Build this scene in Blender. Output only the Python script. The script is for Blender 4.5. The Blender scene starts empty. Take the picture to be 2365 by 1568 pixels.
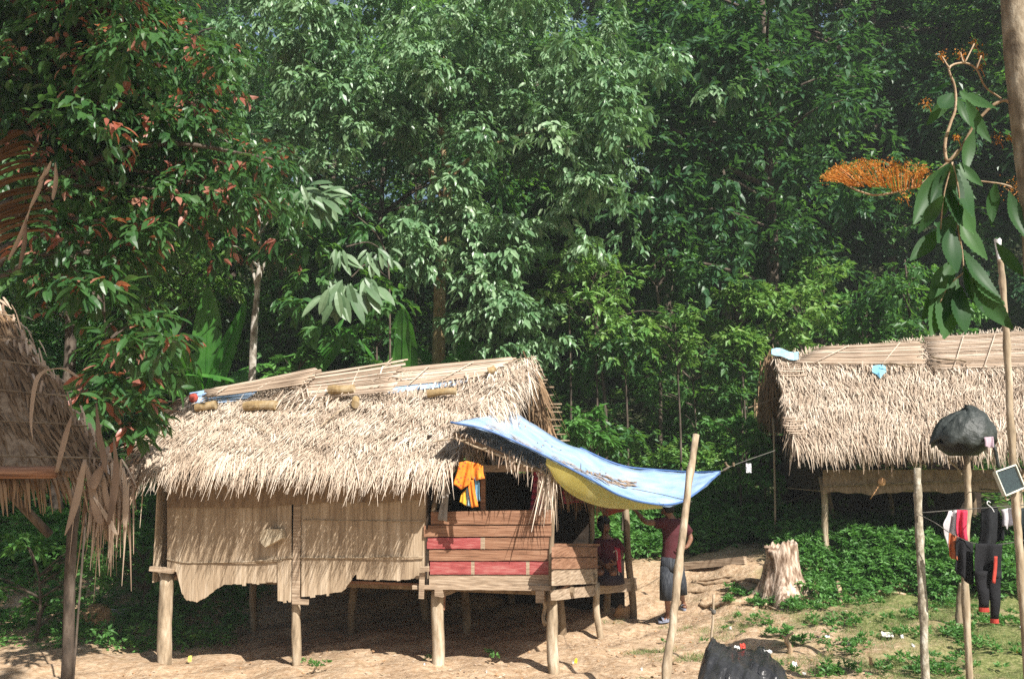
import bpy, math, random
import numpy as np
from mathutils import Vector, Matrix
random.seed(7); RNG = np.random.default_rng(11)
sc = bpy.context.scene
# ------------------------------------------------------------------ camera
CAMZ = 2.1; PITCH = math.radians(7.7); LENS = 32.0
cam = bpy.data.objects.new('camera', bpy.data.cameras.new('camera'))
sc.collection.objects.link(cam); sc.camera = cam
cam.location = (0, 0, CAMZ); cam.rotation_euler = (math.pi/2 + PITCH, 0, 0)
cam.data.lens = LENS; cam.data.sensor_width = 36; cam.data.clip_end = 600; cam.data.clip_start = .05
# ------------------------------------------------------------------ light
SUN = Vector((.56, -.80, .88)).normalized()
el = math.asin(SUN.z); az = math.atan2(SUN.x, SUN.y)
w = bpy.data.worlds.new('World'); sc.world = w; w.use_nodes = True
nt = w.node_tree; bg = nt.nodes['Background']
sky = nt.nodes.new('ShaderNodeTexSky'); sky.sky_type = 'NISHITA'; sky.sun_disc = False
sky.sun_elevation = el; sky.sun_rotation = az
sky.air_density = 1.2; sky.dust_density = 2.0
nt.links.new(sky.outputs[0], bg.inputs[0]); bg.inputs[1].default_value = .058
sl = bpy.data.lights.new('sun', 'SUN'); sl.energy = 5.0; sl.angle = math.radians(.55); sl.color = (1, .955, .89)
so = bpy.data.objects.new('sun', sl); sc.collection.objects.link(so)
so.rotation_euler = SUN.to_track_quat('Z', 'Y').to_euler(); so.location = (8, -8, 20)
sc.view_settings.view_transform = 'Standard'; sc.view_settings.look = 'None'
sc.view_settings.exposure = .93; sc.view_settings.gamma = 1
sc.cycles.use_denoising = False; sc.cycles.max_bounces = 7; sc.cycles.diffuse_bounces = 3; sc.cycles.glossy_bounces = 2
sc.cycles.transmission_bounces = 3; sc.cycles.transparent_max_bounces = 4

# ------------------------------------------------------------------ measuring
F = 2365 * LENS / 36
cp, sp_ = math.cos(PITCH), math.sin(PITCH)
def P(px, py, Y):
    """point at world depth Y seen at (px,py) of the 2365 px wide photograph"""
    a = (px - 1182.5) / F; b = (784 - py) / F
    dy = cp - b * sp_; dz = sp_ + b * cp
    k = Y / dy
    return Vector((a * k, Y, CAMZ + dz * k))
def ss(a, b, x):
    t = np.clip((np.asarray(x, float) - a) / (b - a), 0, 1); return t * t * (3 - 2 * t)
def H(x, y):
    x = np.asarray(x, float); y = np.asarray(y, float)
    rr = ss(1.8, 4.2, x)
    z = rr * (.30 * ss(9.0, 11.8, y) + .50 * ss(11.8, 14.0, y))
    z = z + (1 - rr) * .55 * ss(12.6, 15.5, y)
    z = z - .2 * ss(-1.0, -3.6, -(-x)) * 0
    z = z - .2 * ss(1.2, 3.6, -x) * (1 - ss(12, 14, y))
    z = z + np.maximum(0, y - 17) * .52 * (1 - .75 * ss(44, 60, y))
    z = z + .022 * np.sin(x * 2.3 + y * .7) * np.sin(y * 1.9 - x) + .012 * np.sin(x * 5.1 + 1) * np.sin(y * 6.3)
    z = z + .18 * np.sin(x * .9) * np.sin(y * .8 + 2) * ss(15, 20, y)
    return z
def h(x, y): return float(H(x, y))
def G(px, py):
    """ground point seen at a photo pixel"""
    lo = 3.0; prev = lo
    for i in range(600):
        Y = 3 + i * .05
        p = P(px, py, Y)
        if p.z < h(p.x, p.y):
            return Vector((p.x, p.y, h(p.x, p.y)))
    return P(px, py, 20)

# ------------------------------------------------------------------ materials
def ramp_of(nt, cols, fac):
    r = nt.nodes.new('ShaderNodeValToRGB'); e = r.color_ramp.elements
    while len(e) < len(cols): e.new(.5)
    for i, c in enumerate(cols):
        if len(c) == 4: e[i].position = c[3]
        else: e[i].position = i / max(1, len(cols) - 1)
        e[i].color = (c[0], c[1], c[2], 1)
    nt.links.new(fac, r.inputs[0]); return r
def mat(name, cols, scale=8, stretch=(1, 1, 1), rough=.8, bump=.3, detail=6, attr=None, translucent=0, tcol=None,
        spec=.3, lo=.3, hi=.7, amix=.6, bscale=None):
    """procedural material: noise (and a per-blade/leaf random attribute) through a colour ramp"""
    m = bpy.data.materials.new(name); m.use_nodes = True; nt = m.node_tree
    b = nt.nodes['Principled BSDF']; out = nt.nodes['Material Output']
    b.inputs['Roughness'].default_value = rough
    b.inputs['Specular IOR Level'].default_value = spec
    tc = nt.nodes.new('ShaderNodeTexCoord'); mp = nt.nodes.new('ShaderNodeMapping')
    mp.inputs['Scale'].default_value = stretch
    nt.links.new(tc.outputs['Object'], mp.inputs[0])
    n = nt.nodes.new('ShaderNodeTexNoise'); n.inputs['Scale'].default_value = scale; n.inputs['Detail'].default_value = detail
    n.inputs['Roughness'].default_value = .62
    nt.links.new(mp.outputs[0], n.inputs[0])
    mr = nt.nodes.new('ShaderNodeMapRange'); mr.inputs[1].default_value = lo; mr.inputs[2].default_value = hi
    nt.links.new(n.outputs[0], mr.inputs[0]); fac = mr.outputs[0]
    if attr:
        at = nt.nodes.new('ShaderNodeAttribute'); at.attribute_name = attr
        mx = nt.nodes.new('ShaderNodeMix'); mx.inputs[0].default_value = amix
        nt.links.new(fac, mx.inputs[2]); nt.links.new(at.outputs['Fac'], mx.inputs[3]); fac = mx.outputs[0]
    r = ramp_of(nt, cols, fac)
    nt.links.new(r.outputs[0], b.inputs['Base Color'])
    if bump:
        bp = nt.nodes.new('ShaderNodeBump'); bp.inputs['Strength'].default_value = bump; bp.inputs['Distance'].default_value = .02
        if bscale:
            n2 = nt.nodes.new('ShaderNodeTexNoise'); n2.inputs['Scale'].default_value = bscale; n2.inputs['Detail'].default_value = 5
            nt.links.new(mp.outputs[0], n2.inputs[0]); nt.links.new(n2.outputs[0], bp.inputs['Height'])
        else: nt.links.new(n.outputs[0], bp.inputs['Height'])
        nt.links.new(bp.outputs[0], b.inputs['Normal'])
    if translucent:
        t = nt.nodes.new('ShaderNodeBsdfTranslucent')
        if tcol: t.inputs[0].default_value = (*tcol, 1)
        else: nt.links.new(r.outputs[0], t.inputs[0])
        mx = nt.nodes.new('ShaderNodeMixShader'); mx.inputs[0].default_value = translucent
        nt.links.new(b.outputs[0], mx.inputs[1]); nt.links.new(t.outputs[0], mx.inputs[2])
        nt.links.new(mx.outputs[0], out.inputs[0])
    return m
def leafmat(name, cols, rough=.42, tr=.28, tcol=(.12, .26, .03), spec=.5):
    return mat(name, cols, scale=1.4, rough=rough, bump=0, detail=2, attr='rnd', translucent=tr, tcol=tcol, spec=spec, amix=.72)

M = {}
M['bark'] = mat('bark', [(.10, .075, .05), (.24, .19, .13), (.42, .36, .27)], 14, (1, 1, .5), .9, .8)
M['bark_tan'] = mat('bark_tan', [(.15, .10, .05), (.30, .21, .10), (.42, .34, .22)], 9, (1, 1, .6), .9, .6)
M['bark_dark'] = mat('bark_dark', [(.03, .024, .018), (.08, .06, .045), (.16, .13, .10)], 12, (1, 1, .4), .9, .8)
M['board_dark'] = mat('shade_dark_board', [(.010, .007, .005), (.03, .02, .013), (.05, .035, .024)], 3, (2, 2, 8), .9, .3)  # near-black: shade of the interior is put into the board colour
M['bark_pale'] = mat('bark_pale', [(.14, .115, .085), (.34, .31, .26), (.58, .55, .50)], 10, (1, 1, .8), .9, .6, lo=.35, hi=.65)
M['pole'] = mat('pole_wood', [(.13, .095, .06), (.33, .255, .17), (.54, .46, .35)], 12, (1, 1, .25), .75, .5)
M['pole_dark'] = mat('pole_wood_dark', [(.10, .07, .045), (.20, .145, .09), (.33, .26, .18)], 12, (1, 1, .25), .8, .5)
M['pole_grey'] = mat('lichen_pole', [(.12, .10, .07), (.30, .26, .19), (.58, .55, .47)], 22, (1, 1, .6), .85, .6)
M['plank'] = mat('weathered_plank', [(.15, .105, .07), (.34, .25, .17), (.52, .42, .31)], 3, (1.5, 1.5, 24), .8, .15)
M['plank_brown'] = mat('brown_plank', [(.11, .055, .03), (.26, .13, .075), (.38, .225, .14)], 3.0, (1.2, 1.2, 26), .75, .10)
M['plank_red'] = mat('red_painted_plank', [(.22, .045, .042), (.34, .075, .072), (.42, .18, .155)], 4, (1.6, 1.6, 12), .6, .10)
M['bamboo_wall'] = mat('bamboo_sheet', [(.20, .14, .09), (.40, .305, .205), (.60, .50, .38)], 3.2, (7, 7, .7), .75, .35, bscale=9, attr='rnd', amix=.35)
M['mat_strip'] = mat('bark_strip', [(.14, .09, .055), (.26, .18, .11), (.36, .26, .17)], 4, (5, 5, 1), .85, .3)
M['straw'] = mat('dry_thatch', [(.21, .15, .10), (.45, .35, .26), (.65, .55, .44), (.83, .75, .65)], 2.4, (1, 1, 1), .75, 0, attr='rnd', translucent=.12, spec=.3, amix=.58)
M['straw_dark'] = mat('old_thatch', [(.11, .07, .045), (.29, .20, .14), (.46, .35, .255), (.64, .53, .42)], 1.6, (1, 1, 1), .8, 0, attr='rnd', translucent=.12, spec=.25, amix=.7)
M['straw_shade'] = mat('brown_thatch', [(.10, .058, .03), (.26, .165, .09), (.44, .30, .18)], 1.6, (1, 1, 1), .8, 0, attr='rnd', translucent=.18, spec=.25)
M['thatch_base'] = mat('thatch_base', [(.10, .065, .04), (.26, .18, .12)], 20, (1, 1, 1), .95, .8)
M['cane'] = mat('cane_mat', [(.20, .14, .095), (.42, .32, .235), (.64, .53, .43)], 3, (1, 1, 1), .8, 0, attr='rnd', amix=.75)
M['tarp_blue'] = mat('blue_tarp', [(.32, .50, .77), (.46, .64, .87), (.62, .76, .93)], 3.5, (1, 1, 1), .38, .25, spec=.5, translucent=.3, tcol=(.6, .75, .9), bscale=7)
M['tarp_yellow'] = mat('yellow_tarp', [(.50, .38, .08), (.66, .53, .15), (.76, .66, .3)], 3, (1, 1, 1), .5, .2, translucent=.6, tcol=(1.0, .85, .25))
M['tarp_blue_edge'] = mat('dark_blue_hem', [(.05, .11, .25), (.09, .17, .38)], 9, (1, 1, 1), .5, .2)
M['rope'] = mat('rope', [(.05, .05, .045), (.16, .15, .13)], 30, rough=.9, bump=0)
M['black_plastic'] = mat('black_plastic_sheet', [(.012, .012, .013), (.025, .025, .026), (.045, .045, .045)], 4, rough=.28, bump=.7, spec=.6, bscale=14)
M['stump'] = mat('stump_wood', [(.13, .08, .05), (.36, .26, .19), (.62, .50, .40)], 9, (2.2, 2.2, .6), .85, 1.0, lo=.38, hi=.62)
M['root'] = mat('root_wood', [(.15, .095, .055), (.33, .23, .14), (.50, .39, .27)], 10, (1, 1, 1), .85, .8)
M['skin'] = mat('skin', [(.15, .068, .038), (.21, .10, .06)], 5, rough=.5, bump=.05, spec=.4)
M['hair'] = mat('hair', [(.006, .005, .005), (.02, .016, .013)], 30, (1, 1, .2), .5, .5)
def cloth(name, c, k=1.5, rough=.85, tr=0.):
    a = tuple(v * .72 for v in c); b = tuple(min(1, v * 1.2) for v in c)
    return mat(name, [a, c, b], 9, rough=rough, bump=.4, spec=.2, bscale=14, translucent=tr)
M['soil_clod'] = mat('dry_clod', [(.26, .145, .07), (.46, .29, .16)], 9, rough=.95, bump=.8)
# leaves
M['lf_center'] = leafmat('silvery_leaf', [(.035, .09, .038), (.10, .21, .09), (.22, .35, .18), (.38, .48, .30)], rough=.38, tr=.28, tcol=(.20, .38, .10), spec=.6)
M['lf_dark'] = leafmat('dark_leaf', [(.012, .045, .02), (.035, .10, .04), (.085, .17, .07)], rough=.42, tr=.3, tcol=(.11, .28, .05), spec=.45)
M['straw_brown'] = mat('dead_frond', [(.035, .02, .01), (.10, .055, .028), (.18, .11, .06)], 1.6, (1, 1, 1), .8, 0, attr='rnd', translucent=.15, spec=.2)
M['lf_mid'] = leafmat('green_leaf', [(.02, .07, .022), (.055, .15, .042), (.12, .24, .07)], rough=.45, tr=.38, tcol=(.18, .40, .05))
M['lf_bright'] = leafmat('bright_leaf', [(.04, .13, .025), (.10, .24, .05), (.21, .37, .09), (.38, .47, .19)], rough=.45, tr=.38, tcol=(.24, .42, .07))
M['lf_weed'] = leafmat('weed_leaf', [(.04, .12, .025), (.085, .23, .045), (.18, .35, .09)], rough=.55, tr=.35, tcol=(.14, .36, .05))
M['lf_red'] = leafmat('green_leaf_red_flush', [(.012, .042, .014), (.026, .085, .022), (.05, .13, .034), (.09, .16, .05)], rough=.4, tr=.35, tcol=(.12, .26, .05))
M['lf_big'] = leafmat('ribbed_leaf', [(.012, .04, .014), (.03, .08, .025), (.06, .13, .04)], rough=.5, tr=.25, tcol=(.10, .26, .04), spec=.25)
M['lf_young'] = leafmat('red_young_leaf', [(.16, .045, .025), (.30, .09, .06), (.42, .19, .14), (.33, .27, .12)], rough=.4, tr=.4, tcol=(.5, .16, .06))
M['lf_pale'] = leafmat('pale_big_leaf', [(.06, .12, .055), (.12, .20, .10), (.20, .29, .165)], rough=.45, tr=.2, tcol=(.2, .34, .08))
M['lf_banana'] = mat('banana_leaf', [(.03, .12, .02), (.06, .20, .03), (.12, .28, .06)], 2, rough=.4, bump=.2, translucent=.35, tcol=(.12, .42, .03), spec=.5)
M['grass'] = leafmat('grass_blade', [(.07, .12, .03), (.13, .21, .05), (.28, .30, .12)], rough=.6, tr=.3, tcol=(.2, .32, .06))
M['flower'] = leafmat('orange_blossom', [(.34, .12, .015), (.52, .21, .03), (.62, .34, .07)], rough=.6, tr=.3, tcol=(.8, .3, .03))
M['twig'] = mat('twig', [(.09, .06, .035), (.22, .15, .09)], 20, rough=.9, bump=0)

# ------------------------------------------------------------------ object helpers
COL = sc.collection
def tag(o, label=None, cat=None, group=None, kind=None):
    if label: o['label'] = label
    if cat: o['category'] = cat
    if group: o['group'] = group
    if kind: o['kind'] = kind
    return o
def empty(name, loc, label, cat, group=None):
    o = bpy.data.objects.new(name, None); COL.objects.link(o); o.location = loc; o.empty_display_size = .2
    return tag(o, label, cat, group)
def root_loc(o):
    while o.parent: o = o.parent
    return Vector(o.location)
def mesh_obj(name, V, faces=None, loops=None, sizes=None, mats=None, mi=None, parent=None, attr=None, smooth=False, origin=None):
    V = np.asarray(V, float).reshape(-1, 3)
    if parent is not None: off = np.array(root_loc(parent))
    elif origin is not None: off = np.array(origin, float)
    else:
        off = (V.min(0) + V.max(0)) / 2; off[2] = V[:, 2].min()
    me = bpy.data.meshes.new(name)
    if loops is None:
        sizes = np.array([len(f) for f in faces], np.int32)
        loops = np.concatenate([np.asarray(f, np.int32) for f in faces]) if len(faces) else np.zeros(0, np.int32)
    me.vertices.add(len(V)); me.vertices.foreach_set('co', (V - off).astype(np.float32).ravel())
    me.loops.add(len(loops)); me.loops.foreach_set('vertex_index', np.asarray(loops, np.int32))
    me.polygons.add(len(sizes)); st = np.zeros(len(sizes), np.int32); st[1:] = np.cumsum(sizes)[:-1]
    me.polygons.foreach_set('loop_start', st)
    if mats is not None:
        for m in (mats if isinstance(mats, (list, tuple)) else [mats]): me.materials.append(m)
    if mi is not None: me.polygons.foreach_set('material_index', np.asarray(mi, np.int32))
    me.update(calc_edges=True)
    if attr is not None:
        a = me.attributes.new('rnd', 'FLOAT', 'POINT'); a.data.foreach_set('value', np.asarray(attr, np.float32))
    me.polygons.foreach_set('use_smooth', np.full(len(sizes), bool(smooth)))
    me.validate()
    o = bpy.data.objects.new(name, me); COL.objects.link(o)
    if parent is not None: o.parent = parent
    else: o.location = off
    return o

def frame(d):
    d = Vector(d).normalized(); a = Vector((0, 0, 1)) if abs(d.z) < .9 else Vector((1, 0, 0))
    s = d.cross(a).normalized(); return d, s, s.cross(d).normalized()
class MB:
    def __init__(s): s.v = []; s.f = []; s.r = []; s.m = []; s.cm = 0
    def add(s, vs, fs, rnd=None):
        b = len(s.v); rnd = random.random() if rnd is None else rnd
        s.v += [tuple(v) for v in vs]; s.r += [rnd] * len(vs)
        s.f += [[i + b for i in f] for f in fs]; s.m += [s.cm] * len(fs); return s
    def box8(s, c, rnd=None):
        """eight corners: bottom 4 ccw, top 4 ccw"""
        return s.add(c, [(3, 2, 1, 0), (4, 5, 6, 7), (0, 1, 5, 4), (1, 2, 6, 5), (2, 3, 7, 6), (3, 0, 4, 7)], rnd)
    def bar(s, a, b, w, t, up=(0, 0, 1), jit=0, rnd=None):
        """a rectangular board from a to b; w along up, t across"""
        a = Vector(a); b = Vector(b); d = (b - a).normalized(); up = Vector(up)
        sd = d.cross(up).normalized(); u = sd.cross(d).normalized(); c = []
        for p in (a, b):
            j = lambda: random.uniform(-jit, jit)
            c.append([p - sd * t / 2 - u * (w / 2 + j()), p + sd * t / 2 - u * (w / 2 + j()), p + sd * t / 2 + u * (w / 2 + j()), p - sd * t / 2 + u * (w / 2 + j())])
        A, B = c
        return s.box8([A[0], A[1], A[2], A[3], B[0], B[1], B[2], B[3]], rnd)
    def tube(s, pts, rad, n=7, cap=True, wob=0, rnd=None):
        pts = [Vector(p) for p in pts]; k = len(pts)
        if not isinstance(rad, (list, tuple)): rad = [rad] * k
        vs = []; fs = []; pr = None
        for i, p in enumerate(pts):
            d = (pts[min(i + 1, k - 1)] - pts[max(i - 1, 0)])
            if d.length < 1e-7: d = Vector((0, 0, 1))
            d.normalize()
            if pr is None: _, sd, u = frame(d)
            else:
                sd = (pr - d * pr.dot(d)).normalized(); u = sd.cross(d)
            pr = sd
            for j in range(n):
                a = 2 * math.pi * j / n; r = rad[i] * (1 + random.uniform(-wob, wob))
                vs.append(p + sd * math.cos(a) * r + u * math.sin(a) * r)
        for i in range(k - 1):
            for j in range(n):
                fs.append((i * n + j, i * n + (j + 1) % n, (i + 1) * n + (j + 1) % n, (i + 1) * n + j))
        if cap: fs.append(tuple(range(n - 1, -1, -1))); fs.append(tuple((k - 1) * n + j for j in range(n)))
        return s.add(vs, fs, rnd)
    def grid(s, rows, closed=False, rnd=None):
        n = len(rows[0]); vs = [v for r in rows for v in r]; fs = []
        for i in range(len(rows) - 1):
            for j in range(n if closed else n - 1):
                fs.append((i * n + j, i * n + (j + 1) % n, (i + 1) * n + (j + 1) % n, (i + 1) * n + j))
        return s.add(vs, fs, rnd)
    def loft(s, rings, n=16, cap=True, rnd=None):
        """rings: (centre, side vec*rx, fwd vec*ry)"""
        rows = [[Vector(c) + Vector(a) * math.cos(2 * math.pi * j / n) + Vector(b) * math.sin(2 * math.pi * j / n) for j in range(n)] for c, a, b in rings]
        vs = [v for r in rows for v in r]; fs = []
        for i in range(len(rows) - 1):
            for j in range(n): fs.append((i * n + j, i * n + (j + 1) % n, (i + 1) * n + (j + 1) % n, (i + 1) * n + j))
        if cap: fs.append(tuple(range(n - 1, -1, -1))); fs.append(tuple((len(rows) - 1) * n + j for j in range(n)))
        return s.add(vs, fs, rnd)
    def build(s, name, m, parent=None, smooth=False, origin=None):
        return mesh_obj(name, s.v, faces=s.f, mats=m, mi=s.m, parent=parent, attr=s.r, smooth=smooth, origin=origin)
def curve(pts, n=8):
    """catmull-rom through points"""
    pts = [Vector(p) for p in pts]; q = [pts[0] * 2 - pts[1]] + pts + [pts[-1] * 2 - pts[-2]]; out = []
    for i in range(len(pts) - 1):
        a, b, c, d = q[i:i + 4]
        for k in range(n):
            t = k / n
            out.append(.5 * ((2 * b) + (c - a) * t + (2 * a - 5 * b + 4 * c - d) * t * t + (3 * b - a - 3 * c + d) * t ** 3))
    out.append(pts[-1]); return out
def lin(a, b, n):
    return [a + (b - a) * i / (n - 1) for i in range(n)]
def wob_path(a, b, n=8, amp=.02):
    a = Vector(a); b = Vector(b); d, s, u = frame(b - a); ph = random.uniform(0, 6); ph2 = random.uniform(0, 6)
    return [a.lerp(b, i / (n - 1)) + (s * math.sin(ph + i * 1.1) + u * math.sin(ph2 + i * .8)) * amp * (1 if 0 < i < n - 1 else .3) for i in range(n)]

# ---- leaves in numpy
def norm(a): return a / np.maximum(1e-9, np.linalg.norm(a, axis=-1, keepdims=True))
LEAF = {}
# x along, y across, z up
LEAF['lo'] = (np.array([[0, 0, 0], [.40, .25, .06], [1, 0, -.14], [.40, -.25, .06]]), [(0, 1, 2), (0, 2, 3)])
LEAF['mid'] = (np.array([[0, 0, 0], [.28, .22, .06], [.28, -.22, .06], [.66, .17, .01], [.66, -.17, .01], [1, 0, -.16], [.48, 0, -.02]]),
               [(0, 1, 6), (0, 6, 2), (1, 3, 6), (2, 6, 4), (3, 5, 6), (4, 6, 5)])
def _hi(wd, droop):
    xs = [0, .12, .32, .55, .78, .93, 1]; ws = [0, .55, .95, 1, .72, .32, 0]; v = []; f = []
    for x, q in zip(xs, ws):
        z = -droop * x * x
        v += [(x, wd * q, z + wd * q * .35), (x, 0, z), (x, -wd * q, z + wd * q * .35)]
    for i in range(6):
        a = i * 3; f += [(a, a + 3, a + 4, a + 1), (a + 1, a + 4, a + 5, a + 2)]
    return np.array(v), f
LEAF['hi'] = _hi(.17, .25)
LEAF['oval'] = _hi(.15, .22)
LEAF['blade'] = (np.array([[0, .03, 0], [0, -.03, 0], [.5, .025, .0], [.5, -.025, .0], [1, 0, -.22]]), [(0, 2, 3, 1), (2, 4, 3)])
def leaves(name, kind, pos, dirs, ups, size, m, parent=None, rnd=None, mi=None, origin=None, extra=None):
    T, fs = LEAF[kind]; N = len(pos)
    x = norm(dirs); y = norm(np.cross(ups, x)); z = np.cross(x, y)
    size = np.broadcast_to(size, (N,))
    V = pos[:, None] + (T[None, :, 0, None] * x[:, None] + T[None, :, 1, None] * y[:, None] + T[None, :, 2, None] * z[:, None]) * size[:, None, None]
    k = len(T); l = np.concatenate([np.array(f) for f in fs]); sz = np.array([len(f) for f in fs])
    loops = (np.arange(N)[:, None] * k + l[None]).ravel(); sizes = np.tile(sz, N)
    rnd = RNG.random(N) if rnd is None else rnd
    mm = None if mi is None else np.repeat(mi, len(fs))
    return mesh_obj(name, V.reshape(-1, 3), loops=loops, sizes=sizes, mats=m, mi=mm, parent=parent, attr=np.repeat(rnd, k), origin=origin)
def spray(C, R, nsp=9, nl=9, ls=.14, droop=.5, flat=.5, up=.15, rng=None):
    """leaf sprays round cluster centres C (N,3) of radius R (N,)"""
    rng = rng or RNG; N = len(C); R = np.broadcast_to(R, (N,))
    th = rng.random((N, nsp)) * 2 * np.pi; ze = rng.normal(up, flat, (N, nsp))
    d = norm(np.stack([np.cos(th), np.sin(th), ze], -1))
    L = R[:, None] * rng.uniform(.6, 1.1, (N, nsp))
    t = rng.uniform(.25, 1, (N, nsp, nl)) ** .8
    p = C[:, None, None] + d[:, :, None] * (t * L[:, :, None])[..., None]
    p[..., 2] -= .35 * L[:, :, None] * t ** 2
    p = p + rng.normal(0, .05, p.shape) * R[:, None, None, None]
    sd = np.stack([-d[..., 1], d[..., 0], np.zeros_like(th)], -1)[:, :, None] * rng.choice([-1, 1], (N, nsp, nl))[..., None]
    ld = d[:, :, None] * .7 + sd * rng.uniform(.1, .9, (N, nsp, nl))[..., None]
    ld = ld + rng.normal(0, .25, ld.shape); ld[..., 2] -= droop * rng.uniform(.5, 1.5, (N, nsp, nl))
    up_ = rng.normal(0, .38, ld.shape); up_[..., 2] += 1; up_ = up_ + d[:, :, None] * .55
    s = ls * rng.uniform(.65, 1.3, (N, nsp, nl)) * rng.uniform(.75, 1.25, (N, 1, 1))
    q = np.broadcast_to(rng.random((N, 1, 1)), s.shape) * .5 + rng.random(s.shape) * .5
    return p.reshape(-1, 3), ld.reshape(-1, 3), up_.reshape(-1, 3), s.ravel(), q.ravel()
def cat_spray(*a): return [np.concatenate(z) for z in zip(*a)]
def ell(center, rad, n, shell=.55, rng=None, zmin=-1):
    rng = rng or RNG; d = norm(rng.normal(size=(n * 3, 3))); d = d[d[:, 2] > zmin][:n]
    r = rng.uniform(shell, 1, (len(d), 1)) ** .6
    return np.array(center)[None] + d * r * np.array(rad)[None]
def strips(name, p, d, L, wd, bend, m, parent, side=None, rnd=None):
    """straw/leaf strips; p start (N,3), d direction, L length, bend = drop at end"""
    N = len(p); d = norm(d)
    if side is None: side = norm(np.cross(d, np.array([0, 0, 1.]) + RNG.normal(0, .35, (N, 3))))
    L = np.broadcast_to(L, (N,)); wd = np.broadcast_to(wd, (N,)); bend = np.broadcast_to(bend, (N,))
    V = []
    for t, ww in ((0, .7), (.5, 1), (1, .25)):
        c = p + d * (L * t)[:, None]; c[:, 2] -= bend * t * t
        V.append(c + side * (wd * ww / 2)[:, None]); V.append(c - side * (wd * ww / 2)[:, None])
    V = np.stack(V, 1); l = np.array([0, 2, 3, 1, 2, 4, 5, 3])
    loops = (np.arange(N)[:, None] * 6 + l[None]).ravel()
    rnd = RNG.random(N) if rnd is None else rnd
    return mesh_obj(name, V.reshape(-1, 3), loops=loops, sizes=np.full(N * 2, 4), mats=m, parent=parent, attr=np.repeat(rnd, 6))
def thatch(name, quad, rows, per_m, m, parent, L=.42, wd=.022, fringe=1.0, jit=.28, lift=.03, sag=.04, rnd_shift=0, tb=(0, 1)):
    """quad: eave-left, eave-right, ridge-right, ridge-left"""
    A, B, C, D = [np.array(q, float) for q in quad]
    wid = np.linalg.norm(B - A); n = int(per_m * wid); ps, ds, Ls, bs, rs = [], [], [], [], []
    nrm = norm(np.cross(B - A, D - A))
    if nrm[2] < 0: nrm = -nrm
    for i in range(rows):
        t = tb[0] + (tb[1] - tb[0]) * (i + .5) / rows; k = n * (2 if i == 0 else 1)
        s = RNG.uniform(-.005, 1.005, k); tt = np.clip(t + RNG.normal(0, .5 / rows, k), 0.0, 1.0)
        lo = A[None] * (1 - s[:, None]) + B[None] * s[:, None]; hi_ = D[None] * (1 - s[:, None]) + C[None] * s[:, None]
        p = lo * (1 - tt[:, None]) + hi_ * tt[:, None] + nrm * RNG.uniform(.01, .05 + lift, (k, 1))
        p[:, 2] -= sag * np.sin(s * np.pi) + .018 * np.sin(s * 19 + i) + .022 * np.sin(s * wid * 2.9 + 7 * tt) * np.sin(tt * 9 + s * wid * .8)
        d = norm(lo - hi_) + norm(B - A) * RNG.normal(0, jit, (k, 1)) + .12 * norm(B - A) * np.sin(s * 9 + i * .4)[:, None] + nrm * RNG.uniform(-.02, .16, (k, 1))
        l = L * RNG.uniform(.45, 1.1, k)
        b = l * (RNG.uniform(.02, .22, k))
        if i == 0: l = L * fringe * RNG.uniform(.6, 1.25, k); b = l * RNG.uniform(.25, .8, k)
        if i == 1: b = l * RNG.uniform(.1, .4, k)
        ps.append(p); ds.append(d); Ls.append(l); bs.append(b)
        band = .5 + .5 * np.sin(s * 23 + i * 1.3) * np.sin(s * 7.7 + i * .5)
        rs.append(np.clip(RNG.beta(2, 2, k) * .75 + .25 * band + rnd_shift, 0, 1))
    p, d, l, b, r = map(np.concatenate, (ps, ds, Ls, bs, rs))
    return strips(name, p, d, l, wd * RNG.uniform(.6, 1.5, len(p)), b, m, parent, rnd=r)
def slab(mb, quad, th=.06):
    A, B, C, D = [Vector(q) for q in quad]; n = (B - A).cross(D - A).normalized() * th
    if n.z < 0: n = -n
    mb.box8([A - n, B - n, C - n, D - n, A, B, C, D])

# ================================================================== SETTING
def axis(a, b, fine_a, fine_b, cs, fs_):
    L = list(np.arange(a, fine_a, cs)) + list(np.arange(fine_a, fine_b, fs_)) + list(np.arange(fine_b, b + .01, cs)); return np.array(L)
xs = axis(-50, 50, -6, 9, 1.5, .09); ys = axis(-8, 76, 5, 17, 1.5, .09)
X, Y = np.meshgrid(xs, ys); Z = H(X, Y)
fine = (X > -6) & (X < 9) & (Y > 5) & (Y < 17)
nz = sum(a * np.sin(X * fx + Y * fy + ph) for a, fx, fy, ph in ((.013, 9, 3, 0), (.012, -4, 11, 1), (.010, 13, -9, 2), (.007, 17, 15, 3), (.012, 5, -6, 4)))
Z = Z + np.where(fine, nz, 0)
nx, ny = len(xs), len(ys); idx = np.arange(nx * ny).reshape(ny, nx)
q = np.stack([idx[:-1, :-1], idx[:-1, 1:], idx[1:, 1:], idx[1:, :-1]], -1).reshape(-1, 4)
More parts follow.
